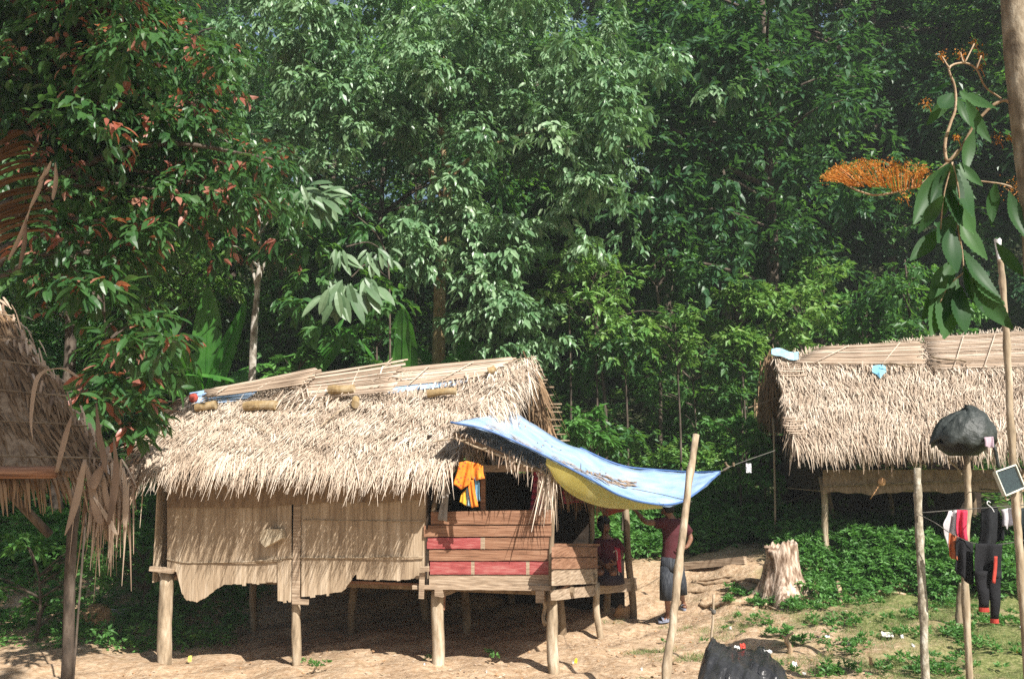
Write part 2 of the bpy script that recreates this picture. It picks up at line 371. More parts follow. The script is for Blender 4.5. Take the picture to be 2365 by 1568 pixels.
def ground_mat():
    m = bpy.data.materials.new('ground'); m.use_nodes = True; nt = m.node_tree; b = nt.nodes['Principled BSDF']
    b.inputs['Roughness'].default_value = .95; b.inputs['Specular IOR Level'].default_value = .15
    tc = nt.nodes.new('ShaderNodeTexCoord')
    def noise(s, d=6, r=.6):
        n = nt.nodes.new('ShaderNodeTexNoise'); n.inputs['Scale'].default_value = s; n.inputs['Detail'].default_value = d; n.inputs['Roughness'].default_value = r
        nt.links.new(tc.outputs['Object'], n.inputs[0]); return n.outputs[0]
    def mr(v, a, b_):
        n = nt.nodes.new('ShaderNodeMapRange'); n.inputs[1].default_value = a; n.inputs[2].default_value = b_; nt.links.new(v, n.inputs[0]); return n.outputs[0]
    def mixc(f, a, b_):
        n = nt.nodes.new('ShaderNodeMix'); n.data_type = 'RGBA'; nt.links.new(f, n.inputs[0])
        nt.links.new(a, n.inputs[6]); nt.links.new(b_, n.inputs[7]); return n.outputs[2]
    dirt = ramp_of(nt, [(.20, .12, .065), (.37, .245, .145), (.48, .345, .22)], mr(noise(1.7), .3, .7)).outputs[0]
    d2 = ramp_of(nt, [(.29, .185, .105), (.50, .365, .24), (.66, .53, .385)], mr(noise(14, 8), .35, .65)).outputs[0]
    half = nt.nodes.new('ShaderNodeValue'); half.outputs[0].default_value = .5
    dirt = mixc(half.outputs[0], dirt, d2)
    litter = ramp_of(nt, [(.16, .10, .05), (.30, .22, .12), (.42, .36, .22)], mr(noise(40, 5), .35, .65)).outputs[0]
    dirt = mixc(mr(noise(5, 8, .7), .58, .75), dirt, litter)
    green = ramp_of(nt, [(.08, .095, .03), (.16, .18, .06), (.30, .27, .13)], mr(noise(22, 6), .3, .7)).outputs[0]
    # where ground cover grows: right foreground and the slope
    sx = nt.nodes.new('ShaderNodeSeparateXYZ'); nt.links.new(tc.outputs['Object'], sx.inputs[0])
    a = mr(sx.outputs[0], 1.7, 5.2)
    mlt = nt.nodes.new('ShaderNodeMath'); mlt.operation = 'MULTIPLY_ADD'; nt.links.new(a, mlt.inputs[0]); mlt.inputs[1].default_value = .36
    nn = nt.nodes.new('ShaderNodeMath'); nn.operation = 'ADD'; nt.links.new(noise(1.3, 8, .7), nn.inputs[0]); nn.inputs[1].default_value = -.28
    nt.links.new(nn.outputs[0], mlt.inputs[2])
    g1 = mr(mlt.outputs[0], .36, .60)
    col = mixc(g1, dirt, green)
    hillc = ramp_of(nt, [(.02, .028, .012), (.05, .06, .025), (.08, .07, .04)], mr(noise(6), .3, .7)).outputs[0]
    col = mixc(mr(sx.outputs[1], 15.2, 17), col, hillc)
    nt.links.new(col, b.inputs['Base Color'])
    bp = nt.nodes.new('ShaderNodeBump'); bp.inputs['Strength'].default_value = .8; bp.inputs['Distance'].default_value = .06
    nt.links.new(noise(11, 9, .65), bp.inputs['Height']); nt.links.new(bp.outputs[0], b.inputs['Normal'])
    return m
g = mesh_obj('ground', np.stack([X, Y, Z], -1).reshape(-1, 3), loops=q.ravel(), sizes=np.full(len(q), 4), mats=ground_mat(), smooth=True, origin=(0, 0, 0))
tag(g, kind='structure')
# ================================================================== MAIN HUT
def RP(px, py, pt, n):
    o = Vector((0, 0, CAMZ)); d = P(px, py, 10) - o; n = Vector(n)
    return o + d * ((Vector(pt) - o).dot(n) / d.dot(n))
O0 = Vector((.47, 9.6, 0)); U = Vector((-.962, .272, 0)).normalized(); Vv = Vector((.272, .962, 0)).normalized()
def HF(u, v, z): return O0 + U * u + Vv * v + Vector((0, 0, z))
def FP(px, py, v=0): return RP(px, py, O0 + Vv * v, Vv)      # on the front wall plane
def SP(px, py, u=0): return RP(px, py, O0 + U * u, U)        # on the side wall plane
hut = empty('stilt_hut', HF(2.4, 1.8, -.1), 'long stilt hut with shaggy thatch roof, bamboo sheet wall and red and brown plank porch', 'hut')
def post(name, a, b, r, m, parent, n=9, amp=.015, taper=.9, lab=None):
    mb = MB(); pts = wob_path(a, b, 9, amp); mb.tube(pts, [r * (1 + (taper - 1) * i / 8) * random.uniform(.94, 1.06) for i in range(9)], n)
    o = mb.build(name, m, parent, smooth=True)
    if lab: o['label'] = lab
    return o
def gpost(px, top, Y=None, r=.05, v=None, bot=None):
    a = P(px, top, Y); x, y = a.x, a.y
    return Vector((x, y, h(x, y) - .12)), a
# posts under the hut
for px, top, v, r, bx, m in ((386, 1322, .03, .085, 380, 'pole'), (686, 1300, .03, .052, 686, 'pole'), (1012, 1362, .05, .073, 1011, 'pole'), (1271, 1352, .04, .06, 1281, 'pole')):
    t = FP(px, top, v); b = FP(bx, 1500, v); b.z = h(b.x, b.y) - .12; post('post', b, t, r, M[m], hut, taper=.95, amp=.008)
for px, top, u, r in ((1376, 1345, -.02, .045),):
    t = SP(px, top, u); b = t.copy(); b.z = h(b.x, b.y) - .1; b.x += .04; post('post', b, t, r, M['pole'], hut)
t = P(1445, 1172, 12.6); b = P(1463, 1400, 12.8); b.z = h(b.x, b.y) - .1; post('post', b, t, .05, M['pole_dark'], hut)
t = P(1360, 1120, 11.6); b = P(1369, 1345, 11.6); post('post', b, t, .035, M['pole_dark'], hut)
for u, v in ((.4, 1.9), (1.6, 1.8), (2.3, 2.2), (3.1, 1.7), (4.6, 1.8), (.1, 3.5), (1.5, 3.6), (3.0, 3.6), (4.7, 3.6)):
    b = HF(u, v, 0); b.z = h(b.x, b.y) - .1; t = HF(u, v, .80); post('post', b, t, .055, M['pole_dark'], hut)
post('post', FP(1259, 1442, .2), FP(1255, 1385, .2), .02, M['pole'], hut)
# floor, beams
mb = MB()
for i in range(36):
    v0 = .15 + i * .097; mb.bar(HF(-.0 if v0 < 2.35 else -.02, v0, .79), HF(4.8, v0, .79), .03, .094)
mb.build('floor', M['plank_brown'], hut)
mb = MB()
for v in (.55, 1.8, 3.5): mb.tube([HF(-.05, v, .72), HF(4.95, v, .72)], .05, 8)
mb.build('floor_beam', M['pole_dark'], hut)
for px, py in ((1013, 1368), (1247, 1377)):
    a = FP(px, py, -.10); mb = MB(); mb.bar(a, a + Vv * 3.2, .09 if px < 1100 else .13, .09, jit=.01); mb.build('joist', M['plank'], hut)
a = FP(378, 1317, -.08); mb = MB(); mb.bar(FP(350, 1312, -.08), FP(402, 1318, -.05), .05, .10); mb.build('floor_beam', M['plank'], hut)
a = FP(1115, 1352, 0)
# hut shell: back, left and interior walls (give the dark interior)
mb = MB()
def strips_wall(mb, fn, x0, x1, top, bots, sw=(4, 17), th=.008, off=.0):
    x = x0
    while x < x1 - 1:
        w = min(random.uniform(*sw), x1 - x); xm = x + w / 2
        def bt(q):
            for (a, ya), (b_, yb) in zip(bots, bots[1:]):
                if a <= q <= b_: return ya + (yb - ya) * (q - a) / max(1e-6, b_ - a)
            return bots[-1][1]
        o = off + random.uniform(-.0022, .0022); j = random.gauss(0, 1.5); rnd = random.random()
        tp = top(x) if callable(top) else top
        k = 5; y0, y1 = bt(x + .3) + j, bt(x + w - .3) + j + random.uniform(-.8, .8)
        rows = []
        for i in range(k + 1):
            t = i / k
            rows.append([fn(x + .02, tp + (y0 - tp) * t, o + .01 * math.sin(t * 3 + x * .02)), fn(xm, tp + ((y0 + y1) / 2 - tp) * t, o - .0003 + .01 * math.sin(t * 3 + x * .02)), fn(x + w - .02, tp + (y1 - tp) * t, o + .01 * math.sin(t * 3 + x * .02))])
        mb.grid(rows, rnd=rnd)
        x += w
fpo = lambda x, y, o: FP(x, y, -.03 + o)
strips_wall(mb, fpo, 387, 520, 1110, [(386, 1316), (416, 1318), (416.5, 1367), (432, 1383), (433, 1385), (454, 1394), (518, 1349), (520, 1349)])
strips_wall(mb, fpo, 520, 643, 1110, [(519, 1349), (580, 1348), (644, 1343)])
strips_wall(mb, fpo, 642, 674, 1110, [(640, 1388), (675, 1390)], off=-.02)
strips_wall(mb, fpo, 697, 824, 1110, [(690, 1379), (740, 1375), (789, 1365), (798, 1358), (822, 1327), (825, 1327)])
strips_wall(mb, fpo, 824, 990, 1110, [(823, 1337), (912, 1340), (972, 1335), (992, 1335)])
o = mb.build('wall', M['bamboo_wall'], hut)
sol = o.modifiers.new('s', 'SOLIDIFY'); sol.thickness = .008
o.data.materials[0] = M['bamboo_wall']
mb = MB(); mb.bar(FP(688, 1120, -.05), FP(683, 1396, -.06), .025, .085, up=Vv); mb.bar(FP(676, 1388, -.075), FP(712, 1390, -.075), .055, .03); mb.build('wall_batten', M['plank'], hut)
# bark strip across the wall top, battens
mb = MB()
top = [(388, 1130), (500, 1132), (600, 1128), (700, 1122), (800, 1118), (985, 1112)]; bt = [(388, 1172), (500, 1171), (587, 1172), (671, 1165), (760, 1159), (820, 1159), (880, 1161), (972, 1152), (985, 1152)]
rows = [[], []]
for i in range(60):
    x = 388 + 597 * i / 59; yb = np.interp(x, [q[0] for q in bt], [q[1] for q in bt])
    rows[0].append(FP(x, 1110, -.055)); rows[1].append(FP(x, yb, -.075))
mb.grid(rows); o = mb.build('wall_strip', M['mat_strip'], hut); s_ = o.modifiers.new('s', 'SOLIDIFY'); s_.thickness = .012
mb = MB()
mb.tube(curve([FP(x, y, -.055) for x, y in ((385, 1290), (410, 1296), (440, 1299), (520, 1298), (600, 1296), (652, 1294))], 5), .009, 6)
mb.tube(curve([FP(x, y, -.06) for x, y in ((590, 1295), (640, 1291), (690, 1287), (780, 1288), (880, 1286), (978, 1286))], 5), .009, 6)
mb.tube(curve([FP(x, y, -.05) for x, y in ((700, 1200), (800, 1202), (978, 1204))], 5), .006, 6)
mb.build('wall_rod', M['pole'], hut, smooth=True)
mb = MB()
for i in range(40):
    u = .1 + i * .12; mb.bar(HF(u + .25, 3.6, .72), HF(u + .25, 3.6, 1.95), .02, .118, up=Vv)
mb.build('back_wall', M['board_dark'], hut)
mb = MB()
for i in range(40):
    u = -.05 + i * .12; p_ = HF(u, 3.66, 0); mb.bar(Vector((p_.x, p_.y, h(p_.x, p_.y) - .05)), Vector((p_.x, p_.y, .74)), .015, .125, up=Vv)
mb.build('light_block_skirt', M['board_dark'], hut)  # skirt added to block light coming in behind the stilts
mb = MB()
for i in range(30): mb.bar(HF(4.82, .02 + i * .12, .72), HF(4.82, .02 + i * .12, 2.1 + .04 * min(i, 30 - i)), .02, .118, up=U)
mb.build('side_wall', M['bamboo_wall'], hut)
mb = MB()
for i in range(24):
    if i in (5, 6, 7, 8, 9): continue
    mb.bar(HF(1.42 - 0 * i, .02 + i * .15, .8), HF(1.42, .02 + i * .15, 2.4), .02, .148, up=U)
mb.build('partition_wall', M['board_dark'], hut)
# porch boards (front)
rows = [((995, 1182), (1273, 1177), (995, 1211), (1273, 1210), 'plank_brown', 0), ((979, 1213), (1273, 1212), (979, 1239), (1273, 1238), 'plank_brown', 1),
        ((986, 1241), (1273, 1240), (986, 1267), (1273, 1267), 'red3', 2), ((991, 1269), (1273, 1268), (991, 1294), (1273, 1294), 'plank_brown', 3),
        ((993, 1295.5), (1273, 1295), (993, 1326), (1273, 1325), 'red5', 4), ((991, 1327.5), (1273, 1327), (991, 1353), (1273, 1353), 'plank', 5)]
def board(a0, b0, a1, b1, m, v, th=.022, fn=FP, nm='railing_board', tilt=.012):
    mb = MB(); k = 14; d = Vv if fn is FP else -U; T = []; B = []
    for i in range(k + 1):
        t = i / k; w1 = random.uniform(-.5, .5); w2 = random.uniform(-.5, .5)
        T.append((a0[0] + (b0[0] - a0[0]) * t, a0[1] + (b0[1] - a0[1]) * t + w1)); B.append((a1[0] + (b1[0] - a1[0]) * t, a1[1] + (b1[1] - a1[1]) * t + w2))
    s_ = -1 if fn is FP else 1
    tf = [fn(*q, v) for q in T]; bf = [fn(*q, v - tilt if fn is FP else v - tilt) for q in B]
    sh = Vv * th if fn is FP else U * th
    mb.grid([tf, bf, [p + sh for p in bf], [p + sh for p in tf], tf])
    mb.add([tf[0], bf[0], bf[0] + sh, tf[0] + sh], [(0, 1, 2, 3)]); mb.add([tf[-1], bf[-1], bf[-1] + sh, tf[-1] + sh], [(3, 2, 1, 0)])
    o = mb.build(nm, M[m], hut); return o
for a0, b0, a1, b1, m, i in rows:
    if m == 'red3':
        board(a0, (1110, a0[1]), a1, (1110, a1[1]), 'plank_red', -.05)['label'] = 'board with faded red paint'
        board((1110, a0[1]), (1120, a0[1]), (1110, a1[1]), (1120, a1[1]), 'plank', -.0505); board((1120, a0[1]), b0, (1120, a1[1]), b1, 'plank_brown', -.05)
    elif m == 'red5':
        for x0, x1, mm in ((993, 1088, 'plank_red'), (1088, 1096, 'plank'), (1096, 1215, 'plank_red'), (1215, 1223, 'plank'), (1223, 1273, 'plank_red')):
            o = board((x0, a0[1]), (x1, a0[1]), (x0, a1[1]), (x1, a1[1]), mm, -.05)
            if mm == 'plank_red': o['label'] = 'board painted red'
    else: board(a0, b0, a1, b1, m, -.05)
board((952, 1351), (1272, 1352), (952, 1360), (1272, 1364), 'plank', -.09, th=.10, nm='floor_edge_board')
for y0, y1, m in ((1262, 1286, 'plank_brown'), (1288, 1314, 'plank_brown'), (1316, 1352, 'plank')):
    f = lambda y: y + (1262 - y) * .02
    board((1279, y0), (1380, 1263 + (y0 - 1262) * .93), (1279, y1), (1380, 1263 + (y1 - 1262) * .93), m, -.03, fn=SP, nm='side_railing_board')
board((1282, 1362), (1380, 1350), (1284, 1386), (1380, 1375), 'plank', -.01, fn=SP, th=.05, nm='floor_edge_board')
a = P(1384, 1354, 12.0); mb = MB(); mb.bar(P(1372, 1356, 11.7), P(1468, 1348, 12.9), .17, .05); mb.build('floor_edge_board', M['plank'], hut)
mb = MB()
for i in range(9):
    f = i / 8; mb.bar(P(1378, 1343, 11.9).lerp(P(1462, 1337, 12.9), f), P(1378, 1343, 11.9).lerp(P(1462, 1337, 12.9), f) + U * 1.6, .02, .13)
mb.build('platform', M['plank_brown'], hut)
post('porch_post', FP(1277, 1395, -.06), FP(1272, 1120, -.02), .028, M['pole_dark'], hut)
post('porch_post', FP(1005, 1200, .0), FP(1003, 1110, .0), .03, M['pole_dark'], hut)
mb = MB(); mb.bar(FP(1116, 1183, .06), FP(1116, 1075, .06), .03, .05, up=Vv); mb.build('porch_post', M['plank_brown'], hut)
mb = MB(); mb.bar(FP(1108, 1082, .02), FP(1262, 1081, .02), .072, .06); mb.build('lintel', M['plank'], hut)
mb = MB(); mb.bar(FP(1277, 1258, .02), FP(1380, 1258, 2.2), .03, .06); mb.build('side_rail', M['plank_brown'], hut)
mb = MB(); mb.bar(FP(973, 1382, -.12), FP(975, 1322, -.11), .02, .055, up=Vv, jit=.004); mb.build('hanging_board', M['plank'], hut)
mb = MB(); mb.bar(FP(972, 1314, -.14), FP(990, 1313, -.14), .05, .05, jit=.004); mb.build('wood_block', M['plank'], hut)
mb = MB(); mb.bar(FP(1024, 1366, .06), FP(1022, 1408, .06), .02, .05, up=Vv, jit=.004); mb.build('hanging_board', M['plank_brown'], hut)
# roof
A = P(328, 1062, 10.5); B = P(1038, 1080, 9.42); C = P(1216, 832, 11.65)
D = RP(450, 915, A, (B - A).cross(C - A)); print('ridge left', D)
Bb = P(1262, 1012, 13.7); Ab = P(330, 1010, 15.2)
dn = Vector((0, 0, -.06)); mb = MB(); slab(mb, (A + dn, B + dn, C + dn, D + dn), .05); slab(mb, (Bb + dn, Ab + dn, D + dn, C + dn), .05)
roof = mb.build('roof', M['thatch_base'], hut)
thatch('thatch', (A, B, C, D), 34, 180, M['straw'], roof, L=.19, wd=.0085, fringe=1.6, jit=.36, lift=.02, sag=.0)
thatch('thatch', (Bb, Ab, D, C), 7, 26, M['straw_dark'], roof, L=.5, wd=.04, fringe=1.0, jit=.2)
def fringe(pts, n, dirn, L, wd, bend, m, parent, name='thatch_fringe', jit=.2, spread=.05):
    pts = np.array([tuple(p) for p in pts]); seg = np.linspace(0, 1, len(pts)); t = RNG.random(n)
    p = np.stack([np.interp(t, seg, pts[:, i]) for i in range(3)], 1) + RNG.normal(0, spread, (n, 3))
    d = np.array(dirn, float)[None] + RNG.normal(0, jit, (n, 3)); l = L * RNG.uniform(.4, 1.15, n)
    return strips(name, p, d, l, wd * RNG.uniform(.6, 1.4, n), l * RNG.uniform(.1, 1, n) * bend, m, parent)
fringe([C + Vector((.02, 0, .02)), C.lerp(B, .35) + Vector((.04, 0, .0)), C.lerp(B, .6), C.lerp(B, .82)], 900, (.26, -.35, -.5), .26, .011, .8, M['straw'], roof)
fringe([C, C.lerp(Bb, .5), Bb], 260, (.25, -.1, -.7), .45, .025, .8, M['straw_shade'], roof)
fringe([A, A.lerp(D, .5), D], 420, (-.75, -.2, -.2), .4, .022, .9, M['straw_dark'], roof)
fringe([A, A.lerp(B, .02)], 160, (-.5, -.4, -.5), .5, .022, .9, M['straw_dark'], roof)
# underside rafters and roof battens that stick out to the right
mb = MB()
for i in range(10):
    t = (i + .3) / 10; a = C.lerp(Bb, t); l = (.08, .12, .18, .15, .24, .22, .20, .16, .2, .24)[i] + .12
    a = a + Vector((-.3, .05, -.10)); mb.tube(wob_path(a, a + Vector((.3 + l, -.08 * random.random(), random.uniform(-.01, .02))), 4, .006), .012, 6)
    if i % 3 == 1: mb.tube(wob_path(a + Vector((0, 0, -.05)), a + Vector((.28 + l, -.02, -.045)), 4, .006), .009, 6)
for x0, y0, x1, y1 in ((1090, 845, 1240, 824), (1100, 850, 1238, 832), (1120, 843, 1246, 846)):
    mb.tube([P(x0, y0, 11.7), P(x1, y1, 11.9)], .010, 6)
for t in (.0, .3, .62, .95):
    a = D.lerp(C, t) - Vector((0, 0, .14)); e = A.lerp(B, t) - Vector((0, 0, .12)); k = Ab.lerp(Bb, t) - Vector((0, 0, .12)); mb.tube([a, e], .022, 6); mb.tube([a, k], .022, 6)
for t in (.15, .35, .55, .75): mb.tube([A.lerp(D, t) - Vector((0, 0, .1)), B.lerp(C, t) - Vector((0, 0, .1))], .014, 6)
# corner frame sticks hanging at the gable
mb.tube(wob_path(P(1237, 845, 11.9), P(1222, 965, 12.0), 5, .01), .009, 6); mb.tube(wob_path(P(1243, 845, 11.9), P(1248, 935, 12.1), 5, .01), .007, 6)
mb.tube([P(1228, 945, 12), P(1262, 985, 12.4)], .01, 6)
mb.build('roof_pole', M['pole_dark'], roof, smooth=True)
# ridge mats of cane: long thin canes side by side
nR = (B - A).cross(D - A).normalized(); nR = nR if nR.z > 0 else -nR
def RF(px, py, up=.06): return RP(px, py, A + nR * up, nR)
def cane_mat(tl, tr, bl, br, n, up0, up1, name='ridge_mat', m='cane', parent=roof, fn=RF, w=.022):
    mb = MB()
    for i in range(n):
        t = i / (n - 1); L_ = (tl[0] + (bl[0] - tl[0]) * t, tl[1] + (bl[1] - tl[1]) * t); R_ = (tr[0] + (br[0] - tr[0]) * t, tr[1] + (br[1] - tr[1]) * t)
        k = 9; pts = []; ra = random.uniform(-8, 8); rb = random.uniform(-10, 14)
        for j in range(k + 1):
            s = j / k; x = (L_[0] + ra) + (R_[0] + rb - L_[0] - ra) * s; y = L_[1] + (R_[1] - L_[1]) * s + math.sin(s * 3.1) * 1.2 + random.uniform(-.4, .4)
            pts.append(fn(x, y, up0 + (up1 - up0) * s ** 2 + .006 * (i % 3)))
        rr = random.random()
        mb.tube(pts, w * random.uniform(.35, .55), 5, rnd=rr)
    for j in range(int(abs(tr[0] - tl[0]) / 110)):
        s = (j + .5 + random.uniform(-.2, .2)) / (abs(tr[0] - tl[0]) / 110); x0 = tl[0] + (tr[0] - tl[0]) * s + 15; y0 = tl[1] + (tr[1] - tl[1]) * s; x1 = bl[0] + (br[0] - bl[0]) * s - 15; y1 = bl[1] + (br[1] - bl[1]) * s
        mb.tube([fn(x0, y0, up0 + .05), fn(x1, y1, up0 + .05)], .007, 5, rnd=.9)
    return mb.build(name, M[m], parent, smooth=True)
cane_mat((820, 858), (1190, 826), (850, 899), (1110, 868), 26, .07, .09)
cane_mat((650, 874), (928, 830), (700, 918), (900, 902), 26, .12, .22)
cane_mat((470, 900), (738, 850), (475, 916), (700, 886), 18, .16, .28)
fringe([RF(905, 838, .16), RF(880, 905, .12)], 90, (-.4, -.3, -.3), .22, .02, .5, M['straw'], roof, spread=.05)
fringe([RF(728, 856, .2), RF(690, 915, .14)], 90, (-.4, -.3, -.3), .22, .02, .5, M['straw'], roof, spread=.05)
fringe([RF(560, 930, .1), RF(720, 915, .1), RF(800, 912, .1)], 200, (-.35, -.5, -.5), .34, .016, .3, M['straw'], roof, spread=.05)
fringe([RF(850, 912, .08), RF(1060, 880, .08), RF(1180, 850, .08)], 110, (-.1, -.6, -.5), .22, .016, .3, M['straw'], roof, spread=.03)
# tarp under the ridge mats
mb = MB(); top = []; bot = []
for x, y0, y1 in ((438, 908, 934), (470, 902, 932), (500, 905, 932), (520, 905, 929), (545, 900, 926), (570, 893, 921), (600, 886, 900), (700, 880, 890), (800, 872, 880), (868, 892, 908), (900, 885, 909), (960, 880, 901), (1010, 870, 895), (1050, 865, 890), (1078, 868, 881)):
    top.append(RF(x, y0, .065)); bot.append(RF(x, y1, .055))
mb.grid([top, bot]); o = mb.build('ridge_tarp', M['tarp_blue']); s_ = o.modifiers.new('s', 'SOLIDIFY'); s_.thickness = .006
tag(o, 'blue plastic sheet tucked under the cane ridge mats of the long hut, seen in strips', 'tarp')
mb = MB(); a = RF(447, 918, .12); mb.loft([(a + Vector((0, 0, z)), Vector((r, 0, 0)), Vector((0, r, 0))) for z, r in ((-.06, .03), (-.04, .05), (0, .058), (.04, .045), (.055, .015))], 12)
o = mb.build('ball', cloth('red_rubber', (.36, .07, .05)), smooth=True); tag(o, 'small round red thing wedged at the left tip of the long hut ridge', 'ball')
def rlog(x0, y0, x1, y1, r, label, up=.125, m='bark_tan', fn=RF):
    mb = MB(); a = fn(x0, y0, up); b = fn(x1, y1, up); mb.tube(wob_path(a, b, 6, .008), [r * random.uniform(.9, 1.1) for _ in range(6)], 12, rnd=.5)
    o = mb.build('log', M[m], smooth=False); tag(o, label, 'log', 'short logs weighing down the thatch of the long hut')
rlog(760, 901, 818, 897, .055, 'short log lying across the middle ridge mat of the long hut', .2)
rlog(566, 938, 638, 936, .058, 'thick short log on the thatch below the left ridge mat')
rlog(453, 940, 499, 935, .052, 'short log at the far left end of the long hut ridge')
rlog(820, 934, 822, 922, .045, 'stub of log seen end on below the middle ridge mat')
rlog(987, 909, 1054, 903, .045, 'tapered driftwood log on the thatch below the right blue strip')
rlog(1127, 856, 1144, 850, .04, 'small wood chunk near the right end of the long hut ridge', .14)
for x0, y0, x1, y1, lb in ((560, 965, 622, 1000, 'thin stick lying on the thatch at the left of the long hut'), (815, 925, 740, 985, 'long pale stick slanting down the middle of the thatch'), (1000, 1022, 1055, 1012, 'short stick above the right end of the long eave')):
    mb = MB(); mb.tube(wob_path(RF(x0, y0, .1), RF(x1, y1, .1), 5, .01), .008, 5); tag(mb.build('stick', M['pole']), lb, 'stick')
# porch roof: thatch under the tarp
PA = P(1048, 997, 9.32); PB = P(1280, 1096, 9.4); PC = P(1400, 1110, 11.4); PD = P(1190, 975, 11.2)
mb = MB(); slab(mb, (PA, PB, PC, PD), .04); proof = mb.build('porch_roof', M['thatch_base'], hut)
mb = MB(); slab(mb, (PD, PC, P(1470, 1100, 14.2), P(1200, 1080, 14.2)), .04); mb.build('sun_block_slab', M['thatch_base'], hut)  # hidden slab added behind the tarp to keep sun off the back wall
mb = MB()
for i in range(7):
    t = i / 6; mb.tube(wob_path(PA.lerp(PD, t * .3) - Vector((0, 0, .05 + .03 * (i % 2))), PB.lerp(PC, t * .3) + Vector((.05 * random.random(), 0, -.05)), 6, .012), .011, 6)
for i in range(5): t = (i + .5) / 5; mb.tube([PA.lerp(PB, t) - Vector((0, .06, .04)), PD.lerp(PC, t) - Vector((0, 0, .07))], .012, 6)
mb.build('roof_pole', M['pole'], proof)
fringe([PA, PA.lerp(PB, .3), PA.lerp(PB, .6)], 60, (-.05, -.05, -1), .10, .012, .2, M['straw_dark'], proof, spread=.03)
fringe([PA.lerp(PB, .5), PA.lerp(PB, .75), PB], 70, (-.02, -.05, -1), .17, .010, .2, M['straw'], proof, spread=.03)
fringe([PA.lerp(PB, .90), PB + Vector((.0, 0, 0))], 60, (-.10, -.05, -1), .46, .014, .2, M['straw'], proof, spread=.03, jit=.10)
fringe([PB + Vector((0, .9, .05)), PB.lerp(PC, .6), PC], 240, (.15, -.05, -1), .34, .02, .2, M['straw_shade'], proof, spread=.05)
thatch('thatch', (PA, PB, PC, PD), 5, 34, M['straw_dark'], proof, L=.15, wd=.014, fringe=.5)
# ------------------------------------------------------------------ blue tarp
fe = curve([P(*q) for q in ((1040, 975, 9.22), (1110, 988, 9.22), (1180, 1015, 9.22), (1245, 1045, 9.22), (1300, 1073, 9.25), (1370, 1110, 9.4), (1430, 1143, 9.7), (1500, 1162, 10), (1560, 1163, 10.3), (1605, 1140, 10.7), (1662, 1092, 11.3))], 4)
be = curve([P(*q) for q in ((1140, 952, 11.0), (1168, 936, 11.4), (1225, 972, 11.7), (1280, 1008, 11.8), (1340, 1034, 11.9), (1400, 1062, 12), (1450, 1078, 12), (1510, 1084, 12), (1565, 1088, 11.9), (1615, 1090, 11.7), (1664, 1089, 11.4))], 4)
rows = []
for i, (a, b) in enumerate(zip(fe, be)):
    r = []
    for j in range(13):
        s = j / 12; p = a.lerp(b, s); sagg = .10 * math.sin(s * math.pi) * math.sin(min(1, i / 40 * 1.1) * math.pi) + .010 * abs(math.sin(s * 9 + i * .35)) + .014 * abs(math.sin(i * .55 - s * 3)) + .006 * math.sin(i * 1.7 + s * 21)
        p.z -= sagg; r.append(p)
    rows.append(r)
tarp = empty('tarp', P(1400, 1110, 10.8), 'blue tarp awning with yellow underside stretched from the thatch roof past the leaning pole', 'tarp')
mb = MB(); mb.grid(rows); o = mb.build('sheet', M['tarp_blue'], tarp, smooth=True); s_ = o.modifiers.new('s', 'SOLIDIFY'); s_.thickness = .006
lo = curve([P(*q) for q in ((1260, 1067, 9.27), (1288, 1114, 9.34), (1332, 1149, 9.5), (1388, 1170, 9.8), (1440, 1175, 10.1), (1488, 1172, 10.25), (1530, 1164, 10.3))], 5)
up_ = curve([P(*q) for q in ((1262, 1054, 9.24), (1300, 1074, 9.26), (1345, 1098, 9.34), (1390, 1121, 9.52), (1430, 1143, 9.72), (1480, 1158, 9.93), (1530, 1163, 10.15))], 5)
rr = [[a.lerp(b, s / 6) - Vector((0, 0, .05 * math.sin(s / 6 * math.pi))) for s in range(7)] for a, b in zip(up_, lo)]
mb = MB(); mb.grid(rr); o = mb.build('underside_flap', M['tarp_yellow'], tarp, smooth=True); o['label'] = 'yellow underside of the sagging front flap'
mb = MB(); mb.tube([p + Vector((0, -.01, 0)) for p in fe], .012, 6); mb.tube([p for p in be[16:]], .012, 6); mb.build('hem', M['tarp_blue_edge'], tarp, smooth=True)
mb = MB(); mb.tube(curve([P(1470, 1130, 10.2), P(1530, 1142, 10.3), P(1598, 1158, 9.0)], 5), .004, 5); mb.build('rope', M['rope'], tarp); mb = MB(); mb.tube(curve([P(1662, 1090, 11.35), P(1700, 1072, 12), P(1790, 1040, 13)], 5), .006, 5); mb.build('rope', M['rope'], tarp)
